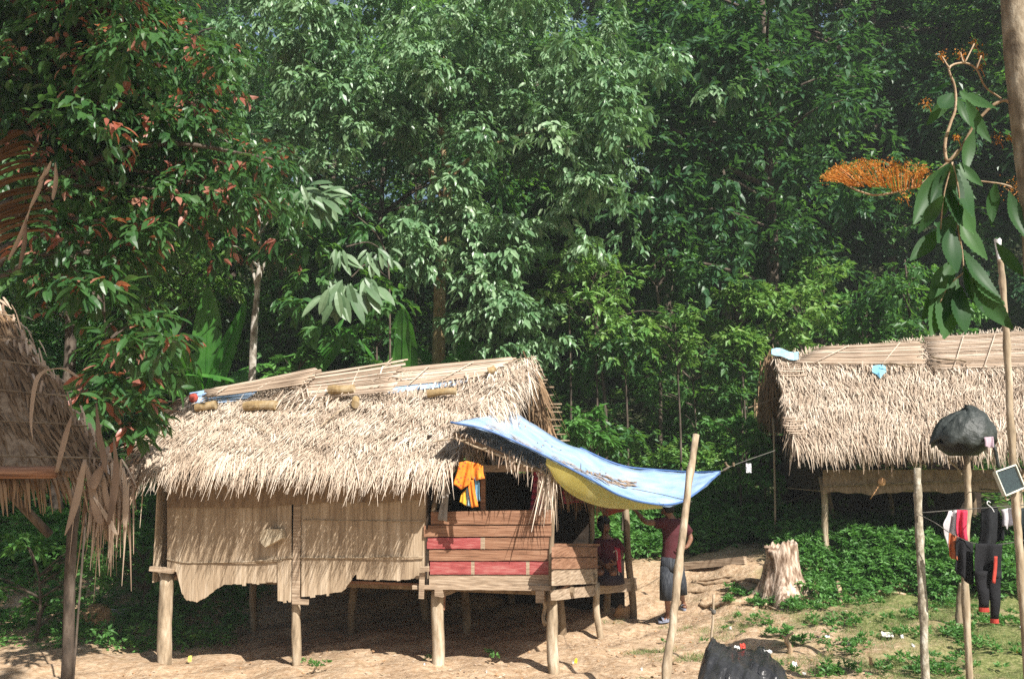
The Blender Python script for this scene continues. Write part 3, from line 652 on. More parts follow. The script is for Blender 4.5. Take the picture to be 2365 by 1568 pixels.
# straw scraps lying on the tarp
def on_tarp(i, s): a = rows[min(len(rows) - 1, int(i))][min(12, int(s * 12))]; return a
for nm, lst, lab in (('thatch_scrap', ((5, .18), (8, .24), (11, .30), (14, .34), (16, .42), (18, .36)), 'loose brown thatch scraps on the upper part of the blue tarp'), ('thatch_scrap', ((19, .52), (20, .56), (21.5, .60), (23, .64), (24, .66)), 'long patch of old thatch on the lower part of the blue tarp')):
    pp = []; dd_ = []; ss_ = []
    for k in range(230):
        i, s = random.choice(lst); i = i + random.uniform(-1.3, 1.3); s = min(.97, max(.03, s + random.uniform(-.09, .09))); i0 = int(i); q = on_tarp(i0, s); q2 = on_tarp(i0 + 1, s); fr_ = i - i0; q3 = on_tarp(i0, min(1, s + .1))
        c = q.lerp(q2, fr_); tx_ = (q2 - q).normalized(); ty_ = (q3 - q).normalized(); nz_ = tx_.cross(ty_); nz_ = nz_ if nz_.z > 0 else -nz_; d_ = tx_ + ty_ * random.gauss(0, .5)
        pp.append(tuple(c + ty_ * random.uniform(-.04, .04) + nz_ * random.uniform(.012, .03))); dd_.append(tuple(d_)); ss_.append(tuple(nz_.cross(d_).normalized()))
    tag(strips(nm + 's', np.array(pp), np.array(dd_), RNG.uniform(.05, .13, len(pp)), .022, .0, M['straw_dark'], None, side=np.array(ss_)), kind='stuff')
# wires' little flags on the rope end
mb = MB(); 
for px, py in ((1672, 1085), (1685, 1079), (1693, 1076)):
    a = P(px, py, 11.8); mb.tube(wob_path(a, a + Vector((random.uniform(-.05, .09), 0, random.uniform(-.02, .08))), 4, .012), .016, 6)
tag(mb.build('branch', M['pole_dark']), 'twisted dark stick tied where the blue tarp tip meets its rope', 'stick')
mb = MB(); a = P(1728, 1070, 12.1); mb.grid([[a + Vector((.07 * i / 4 - .03, .01 * math.sin(i * 2 + j), -.03 * j)) for i in range(5)] for j in range(5)])
tag(mb.build('rag', cloth('white_rag', (.6, .6, .62))), 'small white rag tied on the rope beyond the blue tarp', 'rag')

# ================================================================== SECOND HUT (right)
hut2 = empty('stilt_hut', P(2150, 1275, 14.2), 'smaller stilt hut on the grassy rise with thick pale thatch reaching down to its floor', 'hut')
A2 = P(1836, 1022, 12.75); B2 = P(2460, 1012, 12.5); C2 = P(2460, 752, 14.5); D2 = RP(1786, 816, A2, (B2 - A2).cross(C2 - A2)); print('ridge2', D2)
Bb2 = P(2480, 1000, 16.8); Ab2 = P(1762, 985, 17.0)
mb = MB(); slab(mb, (A2 + dn, B2 + dn, C2 + dn, D2 + dn), .08); slab(mb, (Bb2 + dn, Ab2 + dn, D2 + dn, C2 + dn), .06); roof2 = mb.build('roof', M['thatch_base'], hut2)
thatch('thatch', (A2, B2, C2, D2), 28, 150, M['straw'], roof2, L=.23, wd=.010, fringe=1.15, jit=.26, rnd_shift=-.05, sag=0)
thatch('thatch', (Bb2, Ab2, D2, C2), 5, 16, M['straw_dark'], roof2, L=.5, wd=.04, fringe=1)
fringe([A2 + Vector((.3, 0, 0)), A2.lerp(B2, .5), B2], 900, (.0, -.1, -1), .30, .02, .2, M['straw_dark'], roof2, spread=.05, jit=.12)
fringe([D2, D2.lerp(Ab2, .4), D2.lerp(Ab2, .8)], 340, (-.1, -.1, -1), .45, .03, .5, M['straw_shade'], roof2, spread=.07)
fringe([A2, A2.lerp(D2, .5)], 90, (-.2, -.3, -.7), .3, .02, .7, M['straw_dark'], roof2, spread=.03)
n2 = (B2 - A2).cross(D2 - A2).normalized(); n2 = n2 if n2.z > 0 else -n2
def RF2(px, py, up=.06): return RP(px, py, A2 + n2 * up, n2)
cane_mat((1900, 801), (2120, 787), (1830, 838), (2130, 840), 22, .10, .12, parent=roof2, fn=RF2)
cane_mat((2140, 779), (2420, 762), (2150, 850), (2420, 842), 26, .12, .14, parent=roof2, fn=RF2)
cane_mat((1796, 832), (1842, 832), (1798, 866), (1850, 866), 8, .08, .08, parent=roof2, fn=RF2)
cane_mat((1812, 965), (1845, 965), (1822, 1000), (1850, 1000), 7, .10, .10, parent=roof2, fn=RF2)
fringe([RF2(1850, 842, .08), RF2(2130, 845, .08), RF2(2400, 850, .08)], 220, (-.05, -.6, -.5), .24, .018, .3, M['straw'], roof2, spread=.03)
mb = MB()
for t in (.02, .35, .7): mb.tube([D2.lerp(C2, t) - Vector((0, 0, .16)), A2.lerp(B2, t) - Vector((0, 0, .14))], .025, 6)
mb.tube([D2 + Vector((.02, -.05, -.05)), D2 + Vector((-.02, -.05, .14))], .008, 5)
mb.tube([P(1728, 942, 14.3), P(1795, 918, 14.4)], .009, 5)
mb.build('roof_pole', M['pole_dark'], roof2)
W2 = P(1897, 1130, 13.35); E2 = P(2480, 1110, 13.2)
zf = 1.70
mb = MB(); rows = [[], []]
for i in range(70):
    x = 1900 + 560 * i / 69; rows[0].append(P(x, 1085, 13.22)); rows[1].append(P(x, 1141 - .022 * (x - 1900) + 3.5 * math.sin(x * .035) + 2 * math.sin(x * .11), 13.15))
mb.grid(rows); o = mb.build('wall', M['mat_strip'], hut2); s_ = o.modifiers.new('s', 'SOLIDIFY'); s_.thickness = .015
mb = MB(); mb.tube(curve([P(1903, 1122, 13.12), P(2060, 1116, 13.1), P(2200, 1112, 13.1), P(2400, 1103, 13.0)], 5), .012, 6); mb.build('wall_rod', M['pole_dark'], hut2)
mb = MB()
for i in range(26): y = 13.3 + i * .14; mb.bar((P(1897, 1100, 13.3).x, y, zf), (P(2500, 1100, 13.3).x, y, zf), .03, .135)
mb.build('floor', M['plank'], hut2)
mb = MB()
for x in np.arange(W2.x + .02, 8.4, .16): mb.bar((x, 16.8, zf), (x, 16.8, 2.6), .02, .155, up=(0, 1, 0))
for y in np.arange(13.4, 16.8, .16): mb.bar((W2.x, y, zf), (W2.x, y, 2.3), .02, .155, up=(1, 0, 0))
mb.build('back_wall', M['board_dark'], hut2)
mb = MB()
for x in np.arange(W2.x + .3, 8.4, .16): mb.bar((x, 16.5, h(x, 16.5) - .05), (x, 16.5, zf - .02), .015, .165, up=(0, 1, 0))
mb.build('light_block_skirt', M['board_dark'], hut2)  # likewise added, keeps the space below this floor dark
for px, Y, r in ((1897, 13.35, .05), (1913, 14.9, .045), (2113, 13.5, .042), (2346, 13.0, .055), (2050, 16.2, .05), (2240, 16.2, .05), (1935, 16.7, .05)):
    t = P(px, 1100, Y); b = Vector((t.x + .05, t.y, h(t.x, t.y) - .1)); post('post', b, t if Y < 13.4 else Vector((t.x, t.y, zf)), r, M['pole'] if Y < 14 else M['pole_dark'], hut2)
# blue patch and rag on hut 2
mb = MB(); mb.grid([[RF2(1782 + 62 * i / 6, 806 + .8 * i + (j * 9 if i not in (0,) else j * 6) - 4 * math.sin(i), .14 + .01 * math.sin(i * 2 + j)) for i in range(7)] for j in range(3)])
tag(mb.build('tarp_scrap', cloth('pale_blue_plastic', (.30, .50, .62), rough=.4)), 'pale blue plastic scrap over the left end of the right hut ridge', 'plastic sheet')
mb = MB(); cx, cy = 2031, 857; q = [(-17, -12), (2, -15), (14, -13), (16, 2), (8, 8), (2, 17), (-6, 8), (-17, 2)]
vs = [RF2(cx, cy, .13)] + [RF2(cx + a, cy + b, .09 + .02 * (i % 2)) for i, (a, b) in enumerate(q)]; mb.add(vs, [(0, i + 1, (i + 1) % 8 + 1) for i in range(8)])
tag(mb.build('plastic_bag', cloth('blue_bag', (.22, .50, .66), rough=.4)), 'crumpled light blue plastic bag lying on the right hut thatch', 'plastic bag')
for x0, y0, x1, y1, lb in ((2040, 841, 2112, 846, 'straight stick on the right hut thatch beside the blue bag'), (2150, 822, 2232, 836, 'dark crooked stick across the right hut ridge mats')):
    mb = MB(); mb.tube(wob_path(RF2(x0, y0, .2), RF2(x1, y1, .2), 6, .02), .016, 6); tag(mb.build('stick', M['pole_dark']), lb, 'stick')

# ================================================================== LEFT FOREGROUND HUT
hut3 = empty('thatched_hut', Vector((-3.2, 6.2, 0)), 'dark thatched hut at the left edge with dead leaves hanging off its roof corner', 'hut')
A3 = P(-260, 1075, 5.5); B3 = P(262, 1090, 5.9); C3 = P(-8, 700, 7.2); D3 = P(-330, 640, 7.0)
mb = MB(); slab(mb, (A3, B3, C3, D3), .05); roof3 = mb.build('roof', M['mat_strip'], hut3)
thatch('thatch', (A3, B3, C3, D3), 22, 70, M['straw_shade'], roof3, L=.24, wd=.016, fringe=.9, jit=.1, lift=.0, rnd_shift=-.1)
n3 = (B3 - A3).cross(D3 - A3).normalized(); n3 = n3 if n3.z > 0 else -n3
mb = MB()
for i in range(6):
    t = i / 6 + .03; a = A3.lerp(D3, t) + n3 * .06; b = B3.lerp(C3, t) + n3 * .05 + Vector((.03 * random.random(), 0, 0)); mb.tube(wob_path(a, b, 8, .006), .006, 5)
mb.build('roof_rod', M['pole_dark'], roof3)
fringe([C3, C3.lerp(B3, .5), B3], 260, (.4, -.3, -.7), .2, .022, .5, M['straw_dark'], roof3, spread=.035)
fringe([B3 + Vector((-.12, 0, .05)), B3 + Vector((.03, 0, -.05))], 110, (.05, -.1, -1), .52, .018, .2, M['straw_dark'], roof3, spread=.05, jit=.10)
# curled dead leaves hanging off the corner
def ribbon(mb, pts, w, tw=0):
    pts = curve(pts, 5); k = len(pts); r1, r2, r3 = [], [], []
    for i, p in enumerate(pts):
        s = math.sin(min(1, (i + 1) / k * 1.4) * math.pi * .5) * (1 - (i / k) ** 4 * .8); a = tw * i / k
        o = Vector((math.cos(a), math.sin(a), 0)) * w * s / 2; r1.append(p - o); r2.append(p + Vector((0, .012 * s, -.004))); r3.append(p + o)
    mb.grid([r1, r2, r3])
for pts, wd_, Yv in ((((75, 1015), (72, 960), (88, 870), (140, 850), (180, 870)), .035, 5.4), (((150, 1235), (165, 1195), (180, 1140), (196, 1060)), .05, 5.6), (((195, 1060), (210, 1120), (225, 1190), (232, 1210)), .06, 5.7),
                     (((222, 930), (228, 1000), (236, 1040), (245, 1090)), .04, 5.6), (((262, 1010), (268, 1080), (262, 1150), (250, 1210)), .045, 5.6), (((285, 1080), (290, 1150), (288, 1220)), .04, 5.8),
                     (((165, 960), (150, 1010), (130, 1090)), .035, 5.5), (((215, 1145), (250, 1200), (268, 1235)), .035, 5.7), (((240, 1070), (222, 1100), (214, 1130)), .07, 5.65), (((238, 1095), (245, 1150), (256, 1195)), .045, 5.7)):
    mb = MB(); ribbon(mb, [P(x, y, Yv) for x, y in pts], wd_, random.uniform(-1, 1)); o = mb.build('dead_leaf', M['straw_dark'], roof3, smooth=True); s_ = o.modifiers.new('s', 'SOLIDIFY'); s_.thickness = .003
mb = MB(); mb.tube(wob_path(P(-160, 1088, 5.6), P(128, 1090, 5.6), 6, .004), .038, 14); mb.build('beam', M['plank_brown'], hut3, smooth=True)
t = P(184, 1060, 7.6); b = Vector((t.x - .02, t.y, h(t.x, t.y) - .1)); post('post', b, t, .045, M['bark_dark'], hut3, lab='dark weathered post')
mb = MB(); mb.tube([P(20, 1135, 6.4), P(115, 1235, 6.6)], .03, 8); mb.build('brace', M['bark_dark'], hut3)
# dry palm fronds hanging at the upper left
fr = empty('palm_frond', P(20, 360, 4.6), 'dead brown palm frond hanging down at the left edge above the dark hut', 'palm frond')
mb = MB()
for i in range(24):
    y0 = 296 + i * 10 + random.uniform(-6, 6); x1 = 60 + 62 * math.sin((i + 3) / 13) + random.uniform(-14, 10); mb.add([], [])
    ribbon(mb, [P(-60, y0 + 70, 4.6), P(10, y0 + 25, 4.6), P(x1 * .8, y0 + 5 + random.uniform(-6, 6), 4.55), P(x1, y0 + 14, 4.55)], .055, .5)
mb.build('leaflets', M['straw_brown'], fr)
mb = MB()
for x0, y0, x1, y1 in ((128, 375, 122, 460), (105, 385, 70, 480), (70, 480, 20, 600), (60, 500, 45, 620), (118, 372, 90, 420)):
    ribbon(mb, [P(x0, y0, 4.5), P((x0 + x1) / 2 + 4, (y0 + y1) / 2, 4.5), P(x1, y1, 4.5)], .024, .6)
mb.build('hanging_leaflets', M['straw_dark'], fr)
# ================================================================== VEGETATION
def tree(name, label, cat, base, path, r0, r1, cl, R, m, ls=.14, kind='lo', nsp=10, nl=9, group=None, bark='bark_dark', limbs=.6, droop=.5, young=0, up=.15, flat=.5, n=8, seed=None, extra_limbs=()):
    rng = np.random.default_rng(seed) if seed is not None else RNG
    t = empty(name, base, label, cat, group)
    mb = MB(); pts = curve(path, 5); k = len(pts)
    mb.tube(pts, [r0 * (1.25 if i == 0 else 1) + (r1 - r0) * i / (k - 1) for i in range(k)], n, wob=.05)
    for c in cl[:]:
        if rng.random() > limbs: continue
        c = Vector(c); below = [q for q in pts if q.z < c.z - .15] or [pts[-1]]
        q = min(below[-14:], key=lambda q: (q - c).length)
        mid = q.lerp(c, .55) + Vector((0, 0, .12 * (c - q).length)); r = min(r1 * 1.3, .012 + .014 * (c - q).length)
        mb.tube(curve([q, mid, c], 4), [r * (1 - .8 * i / 8) for i in range(9)], 5)
    for p_, r_ in extra_limbs:
        cc = curve(p_, 6); mb.tube(cc, [r_ * (1 - .75 * i / (len(cc) - 1)) for i in range(len(cc))], 7, wob=.05)
    mb.build('trunk', M[bark], t, smooth=True)
    a = spray(np.array([tuple(c) for c in cl]), R, nsp, nl, ls, droop, flat, up, rng)
    if young:
        pick = np.repeat(rng.random(len(a[0]) // nl) < young * 2, nl) & (rng.random(len(a[0])) < .55)
        b = [z[pick] for z in a]; a = [z[~pick] for z in a]
        leaves('young_leaves', kind, b[0], b[1], b[2], b[3], M['lf_young'], t, rnd=b[4])
    leaves('crown', kind, a[0], a[1], a[2], a[3], m, t, rnd=a[4])
    return t
def pc(lst, Y0, Y1, sub=2, rad=.35, rng=None):
    rng = rng or RNG; out = []
    for q in lst:
        Yv = rng.uniform(Y0, Y1) if len(q) < 3 else q[2]
        c = P(q[0], q[1], Yv); out.append(c)
        for _ in range(sub): out.append(c + Vector(rng.normal(0, rad, 3)))
    return out
def gz(p, dz=-.1): return Vector((p[0], p[1], h(p[0], p[1]) + dz))

# --- the central tree with silvery drooping foliage
b = P(1012, 830, 16.4); b = gz(b)
cl = pc([(620, 60), (700, 120), (800, 60), (880, 130), (960, 60), (1050, 40), (1130, 90), (1230, 50), (1330, 110), (1420, 70), (1480, 150), (610, 180), (690, 220), (770, 170), (850, 200), (930, 190), (1010, 160), (1090, 200), (1180, 180), (1270, 210), (1350, 190), (1430, 230),
         (560, 90), (650, 310), (900, 270), (1000, 285), (1090, 290), (1180, 255), (1260, 290), (1330, 300), (1390, 260), (1250, 360), (1330, 390), (1385, 340), (1300, 460), (1380, 430), (740, 60), (1180, 120), (1400, 150), (960, 120), (1100, 10), (1260, 0), (870, 0), (700, 10), (1000, 230), (1140, 260), (1240, 170), (800, 250), (1050, 130)], 14.6, 17.6, 5, .48)
cl += pc([(1060, 450), (1000, 520), (960, 570), (1080, 520), (1150, 540), (1180, 570), (1110, 590), (1110, 660), (1180, 690), (1220, 730), (1150, 770), (1200, 800), (1090, 720)], 15.0, 15.9, 3, .22)
t = tree('broadleaf_tree', 'large tree with silvery green drooping leaves and tan trunk rising behind the long hut ridge', 'tree', b, [b, P(1015, 700, 16.4), P(1020, 600, 16.4), P(1032, 470, 16.4), P(1030, 380, 16.4), P(1010, 250, 16.4), P(1020, 130, 16.4)], .125, .05, cl, .52, M['lf_center'],
         ls=.15, kind='mid', nsp=13, nl=10, bark='bark_tan', limbs=.0, droop=.75, flat=.4, up=.12, n=12, seed=5,
         extra_limbs=[([P(1034, 440, 16.4), P(1060, 390, 16.4), P(1110, 350, 16.2), P(1190, 315, 16), P(1290, 290, 15.8)], .05), ([P(1030, 500, 16.4), P(1000, 400, 16.6), P(950, 340, 16.8), P(840, 300, 17)], .045), ([P(1025, 560, 16.4), P(1000, 450, 16.8), P(985, 350, 17)], .05), ([P(1034, 560, 16.35), P(1042, 480, 16.2), P(1036, 400, 16.1)], .03)])
# --- right hand tall tree with bigger leaves
b = gz(P(1776, 790, 19.5))
cl = pc([(1590, 60), (1660, 50), (1600, 140), (1690, 170), (1560, 210), (1760, 190), (1810, 250), (1650, 290), (1700, 330), (1590, 380), (1510, 330), (1560, 470), (1700, 470), (1780, 560), (1850, 510), (1920, 590), (1620, 560), (1500, 570), (1850, 400), (1900, 300), (1940, 200), (1870, 130), (1760, 90), (1960, 440), (1680, 620), (1500, 60), (1560, 20), (1720, 10), (1800, 120), (1480, 200)], 17.5, 20.5, 5, .55)
tree('broadleaf_tree', 'tall mottled trunk tree with big oval leaves standing left of the right hut ridge', 'tree', b, [b, P(1782, 700, 19.5), P(1785, 560, 19.5), P(1775, 400, 19.5), P(1770, 200, 19.5), P(1760, 0, 19.5)], .16, .06, cl, .62, M['lf_dark'], ls=.22, kind='mid', nsp=10, nl=8, bark='bark_dark', limbs=.2, droop=.4, seed=8, n=10)
b = gz(P(1712, 790, 21))
cl = pc([(1640, 250), (1660, 180), (1620, 330), (1700, 400), (1580, 300)], 20, 22, 3, .6)
tree('broadleaf_tree', 'slim leaning tree crossing behind the tall mottled trunk, lighter leaves', 'tree', b, [b, P(1700, 620, 21), P(1690, 480, 21), P(1655, 350, 21), P(1640, 230, 21), P(1620, 60, 21)], .10, .04, cl, .6, M['lf_mid'], ls=.17, nsp=9, nl=8, seed=9)
for px, ps, Yv, lb, sd in ((1520, 640, 18.5, 'thin dark stemmed sapling in front of the yellow green thicket, centre right', 12), (1395, 850, 17.5, 'thin sapling stem just right of the long hut ridge end', 13), (2110, 760, 17.0, 'young grey stemmed tree right behind the right hut ridge', 15), (2040, 800, 19, 'short bushy tree with hand shaped leaves behind the right hut ridge', 16)):
    b = gz(P(px, 900, Yv)); cl = pc([(px + RNG.uniform(-60, 60), ps + RNG.uniform(-130, 60)) for _ in range(7)], Yv - .6, Yv + .8, 2, .35)
    tree('sapling', lb, 'tree', b, [b, P(px + 4, ps + 120, Yv), P(px - 6, ps, Yv), P(px - 20, ps - 160, Yv)], .045, .015, cl, .45, M['lf_mid'] if sd != 16 else M['lf_dark'], ls=.15, nsp=8, nl=7, seed=sd)

# --- slender tree behind the left of the long hut, red young leaves
b = gz(P(583, 870, 14.6))
cl = pc([(600, 540), (560, 480), (640, 500), (520, 430), (600, 430), (660, 560), (560, 560), (480, 380), (620, 360), (540, 330), (640, 590)], 13.8, 15.2, 2, .25)
tr = tree('slender_tree', 'slender pale trunk tree with red tipped leaves behind the left part of the long hut', 'tree', b, [b, P(585, 800, 14.6), P(592, 700, 14.6), P(598, 620, 14.6), P(600, 540, 14.6), P(590, 420, 14.6)], .068, .02, cl, .38, M['lf_red'], ls=.19, kind='mid', nsp=7, nl=7, bark='bark_pale', limbs=.5, droop=.6, young=.13, seed=21,
          extra_limbs=[([P(597, 650, 14.6), P(620, 580, 14.6), P(650, 520, 14.5)], .035), ([P(592, 660, 14.6), P(570, 560, 14.7), P(560, 480, 14.7)], .03)])
# hanging pale compound leaves in front of it
bt = empty('compound_leaf_tree', gz(P(905, 850, 13.9)), 'thin branched tree with bunches of big pale hanging leaflets above the middle ridge', 'tree')
mb = MB(); base = gz(P(905, 850, 14.6)); mb.tube(curve([base, P(900, 700, 14.6), P(880, 560, 14.3), P(800, 480, 13.8), P(735, 425, 13.4)], 5), [.022 - .0008 * i for i in range(21)], 6)
mb.tube(curve([P(893, 640, 14.5), P(850, 610, 14), P(812, 640, 13.6)], 4), .012, 5); mb.tube(curve([P(885, 580, 14.3), P(850, 560, 13.8), P(800, 570, 13.4)], 4), .012, 5)
mb.build('trunk', M['bark_dark'], bt, smooth=True)
pp, dd, uu, sz = [], [], [], []
for bx, by, Yv, a0, a1, n_, L_ in ((700, 430, 13.2, -5, 120, 14, .34), (735, 430, 13.3, -20, 80, 12, .38), (720, 450, 13.4, 30, 120, 9, .34), (775, 570, 13.3, 20, 120, 12, .27), (850, 575, 13.5, 30, 130, 11, .27), (750, 665, 13.0, 50, 140, 14, .36), (785, 650, 13.1, 50, 125, 15, .42), (840, 640, 13.3, 30, 110, 12, .40), (880, 570, 13.7, 20, 100, 7, .24), (760, 640, 13.5, 0, 90, 9, .34), (640, 440, 13.5, 30, 150, 8, .3)):
    for i in range(n_):
        a = math.radians(a0 + (a1 - a0) * i / (n_ - 1) + random.uniform(-8, 8)); c = P(bx + random.uniform(-8, 30), by + random.uniform(-5, 35), Yv + random.uniform(-.2, .2))
        pp.append(c); dd.append((math.cos(a), random.uniform(-.5, .1), -math.sin(a))); uu.append((random.uniform(-.2, .3), -.8, .6 + random.uniform(-.2, .3))); sz.append(L_ * random.uniform(.8, 1.15))
leaves('crown', 'oval', np.array([tuple(p) for p in pp]), np.array(dd), np.array(uu), np.array(sz), M['lf_pale'], bt)
a = spray(np.array([tuple(P(x, y, 14.0)) for x, y in ((700, 480), (760, 500), (820, 470), (850, 530), (720, 560), (800, 600), (870, 640), (720, 640), (690, 700), (860, 740), (800, 770), (740, 760), (900, 690))]), .42, 9, 8, .17, .6, .4, .1)
leaves('small_leaves', 'mid', a[0], a[1], a[2], a[3], M['lf_mid'], bt, rnd=a[4])

# --- big tree at the left with red flushed drooping leaves
b = gz((-6.9, 10.2))
ptsL = []
for _ in range(2000):
    x, y = RNG.uniform(-80, 690), RNG.uniform(-60, 640)
    if len(ptsL) > 120: break
    lim = 430 + (y) * .45 if y < 480 else 640 - (y - 480) * 2.4
    if x < lim and y > -60 and y < 600 and not (x < 120 and y > 450) and not (x > 380 and y > 520): ptsL.append((x, y))
cl = pc(ptsL, 9.3, 12.2, 1, .3)
for _ in range(90):
    T_ = P(RNG.uniform(-60, 230), RNG.uniform(-60, 620), RNG.uniform(9.3, 12)); cl.append(T_ + SUN * RNG.uniform(1.2, 3.6))  # extra leaf clusters added sunward to shade the left side
tree('red_leaf_tree', 'big shady tree at the upper left with drooping green leaves and reddish young tips', 'tree', b, [b, P(-90, 700, 10.4), P(-40, 500, 10.6), P(60, 300, 10.8), P(160, 100, 11)], .16, .06, cl, .52, M['lf_red'], ls=.135, kind='mid', nsp=12, nl=8, bark='bark_dark', limbs=.3, droop=.7, young=.08, seed=31)
# leafy shrub behind the left hut
b = gz((-4.45, 9.6))
cl = pc([(60, 640), (120, 640), (190, 660), (230, 720), (290, 740), (350, 740), (260, 800), (330, 800), (375, 790), (300, 860), (350, 870), (250, 860), (320, 930), (290, 1000), (220, 930), (330, 960)], 8.4, 9.8, 1, .15)
tree('shrub', 'shrub with large glossy leaves and a few red ones between left hut and long hut', 'shrub', b, [b, P(215, 1000, 9.5), P(245, 850, 9.3), P(240, 700, 9.2)], .012, .008, cl, .32, M['lf_red'], ls=.185, kind='hi', nsp=6, nl=6, limbs=.7, droop=.55, young=.10, seed=33)
# --- banana plants
def banana(base, specs, label, stem_top=None):
    t = empty('banana_plant', base, label, 'banana plant', 'banana plants behind the long hut')
    mb = MB(); st = stem_top or base + Vector((0, 0, 2.5)); mb.tube(wob_path(base, st, 6, .02), [.12, .115, .11, .10, .09, .07], 10); mb.build('stem', M['lf_banana'], t, smooth=True)
    for az_, lean, L, W, dr in specs:
        d = Vector((math.sin(az_) * math.sin(lean), -math.cos(az_) * math.sin(lean), math.cos(lean)))
        mid = []; k = 16; p = Vector(st); dcur = d.copy()
        for i in range(k + 1):
            mid.append(p.copy()); p = p + dcur * L / k; dcur = (dcur + Vector((0, 0, -dr / k))).normalized()
        mb = MB(); mb.tube(mid[:-1], [.022 * (1 - i / k) + .004 for i in range(k)], 5)
        sd = d.cross(Vector((0, 0, 1))).normalized()
        for s_ in (-1, 1):
            i = 2
            while i < k:
                n_ = random.randint(1, 4); j = min(k, i + n_); seg = mid[i:j + 1]; ws = []
                for q in range(i, j + 1):
                    tt = q / k; ws.append(W * .5 * max(.02, 4 * tt * (1 - tt)) ** .6)
                fold = random.uniform(.15, .6)
                o = Vector((0, 0, -1))
                rows_ = [[q for q in seg], [q + sd * s_ * w_ * .5 + Vector((0, 0, .10 * w_)) for q, w_ in zip(seg, ws)], [q + sd * s_ * w_ * .95 + o * w_ * fold for q, w_ in zip(seg, ws)]]
                mb.grid(rows_, rnd=random.random()); i = j
        mb.build('leaf', M['lf_banana'], t)
    return t
b = gz(P(476, 900, 15.3)); banana(b, [(.2, .12, 2.1, .55, .25), (-.5, .42, 1.9, .5, .9), (1.2, .3, 2.0, .5, .5), (2.6, .6, 1.8, .5, 1.1), (-1.4, .8, 1.7, .5, 1.2)], 'banana plant with broad upright leaves left of the slender trunk')
b = gz(P(665, 900, 15.6)); banana(b, [(1.3, .5, 2.0, .5, .8), (-1.2, .9, 2.0, .45, .9), (.5, .8, 1.9, .5, 1.4), (2.2, .4, 2.0, .5, .6), (1.7, 1.1, 1.8, .45, .9)], 'banana plant with torn arching leaves just right of the slender trunk')
b = gz(P(930, 900, 16.0)); banana(b, [(1.2, .6, 2.0, .5, .9), (-.9, .5, 1.9, .5, .7), (.1, .35, 2.0, .55, .7), (2.4, .6, 1.9, .5, .9)], 'banana plant just left of the tan trunk')
b = gz(P(1080, 900, 17.2)); banana(b, [(-1.1, .5, 1.9, .5, .9), (1.0, .6, 1.9, .5, 1.1), (.0, .4, 1.7, .55, 1.0)], 'banana plant just right of the tan trunk with one sunlit yellow green leaf')

# --- forest trees on the hillside: five kinds built once, then copied
protos = []
for k in range(5):
    rng = np.random.default_rng(100 + k); hh = (9, 11, 8, 12, 10)[k]; cw = (2.6, 3.0, 2.8, 3.2, 2.4)[k]
    cl = [tuple(q) for q in ell((0, 0, hh * .72), (cw, cw, hh * .33), 62, .5, rng)] + [tuple(q) for q in ell((.3, .2, hh * .42), (cw * .7, cw * .7, hh * .2), 14, .5, rng)]
    protos.append((cl, hh, k))
LM = [M['lf_mid'], M['lf_dark'], M['lf_center'], M['lf_dark'], M['lf_mid']]; LS = (.15, .20, .17, .16, .22)
F_ = [  # px, Y, kind, scale, label
    (150, 17, 1, .95, 'dark dense tree on the slope behind the red tipped tree, far left'), (330, 20, 3, .9, 'dark tree on the slope behind the left banana plant'),
    (520, 24, 0, 1., 'hillside tree with paler leaves at the top left of the silvery tree'), (760, 23, 2, 1., 'silvery leaved hillside tree beside the sky gap at the top'),
    (880, 21, 1, .75, 'dark low tree right behind the torn banana leaves'), (1240, 24, 4, 1., 'hillside tree behind the right limbs of the silvery tree'),
    (1440, 22.5, 3, .8, 'very dark tree filling the gap right of the silvery crown'), (1540, 25, 0, 1.1, 'hillside tree above the blue tarp, highest on the slope there'),
    (1680, 26, 2, 1.1, 'pale crowned tree at the top of the frame right of centre'), (1900, 25.5, 3, 1.15, 'tall dark tree above the left end of the right hut'),
    (2060, 24.5, 1, 1.15, 'dark dense tree behind the orange blossoms'), (2230, 24.5, 3, 1.1, 'dark tree above the right hut behind the hanging big leaves'),
    (2400, 22.5, 1, 1.1, 'dark tree at the far right edge behind the tall bamboo pole'), (-60, 19, 3, 1., 'dark tree on the left edge of the frame behind the dead frond'),
    (1980, 27, 4, 1.2, 'taller distant tree top between the dark trees, upper right'), (1060, 27, 0, 1.2, 'distant tree top above the silvery crown at the frame top'),
    (2480, 23, 4, 1.1, 'green tree beyond the right edge trunk'), (640, 19.5, 4, .6, 'short green tree behind the slender trunk')]
first = {}
for px, Yv, k, s_, lb in F_:
    cl, hh, _ = protos[k]
    p = P(px, 800, Yv); base = gz(p, -.15)
    if k not in first:
        base0 = Vector((0, 0, 0)); rng = np.random.default_rng(200 + k)
        t = tree('forest_tree', lb, 'tree', base0, [(0, 0, 0), (.1, .05, hh * .3), (-.05, .1, hh * .6), (.05, 0, hh * .92)], .16, .05, [Vector(c) for c in cl], .95, LM[k], ls=LS[k], kind='lo', nsp=15, nl=12, group='forest trees on the hillside', limbs=.5, seed=200 + k, up=.25, flat=.35)
        t.location = base; t.scale = (s_, s_, s_); first[k] = t
    else:
        s0 = first[k]; t = s0.copy(); COL.objects.link(t); t.location = base; t.rotation_euler.z = random.uniform(0, 6.28); t.scale = (s_ * random.uniform(.92, 1.1), s_ * random.uniform(.92, 1.1), s_); t['label'] = lb
        for ch in s0.children:
            c = ch.copy(); COL.objects.link(c); c.parent = t
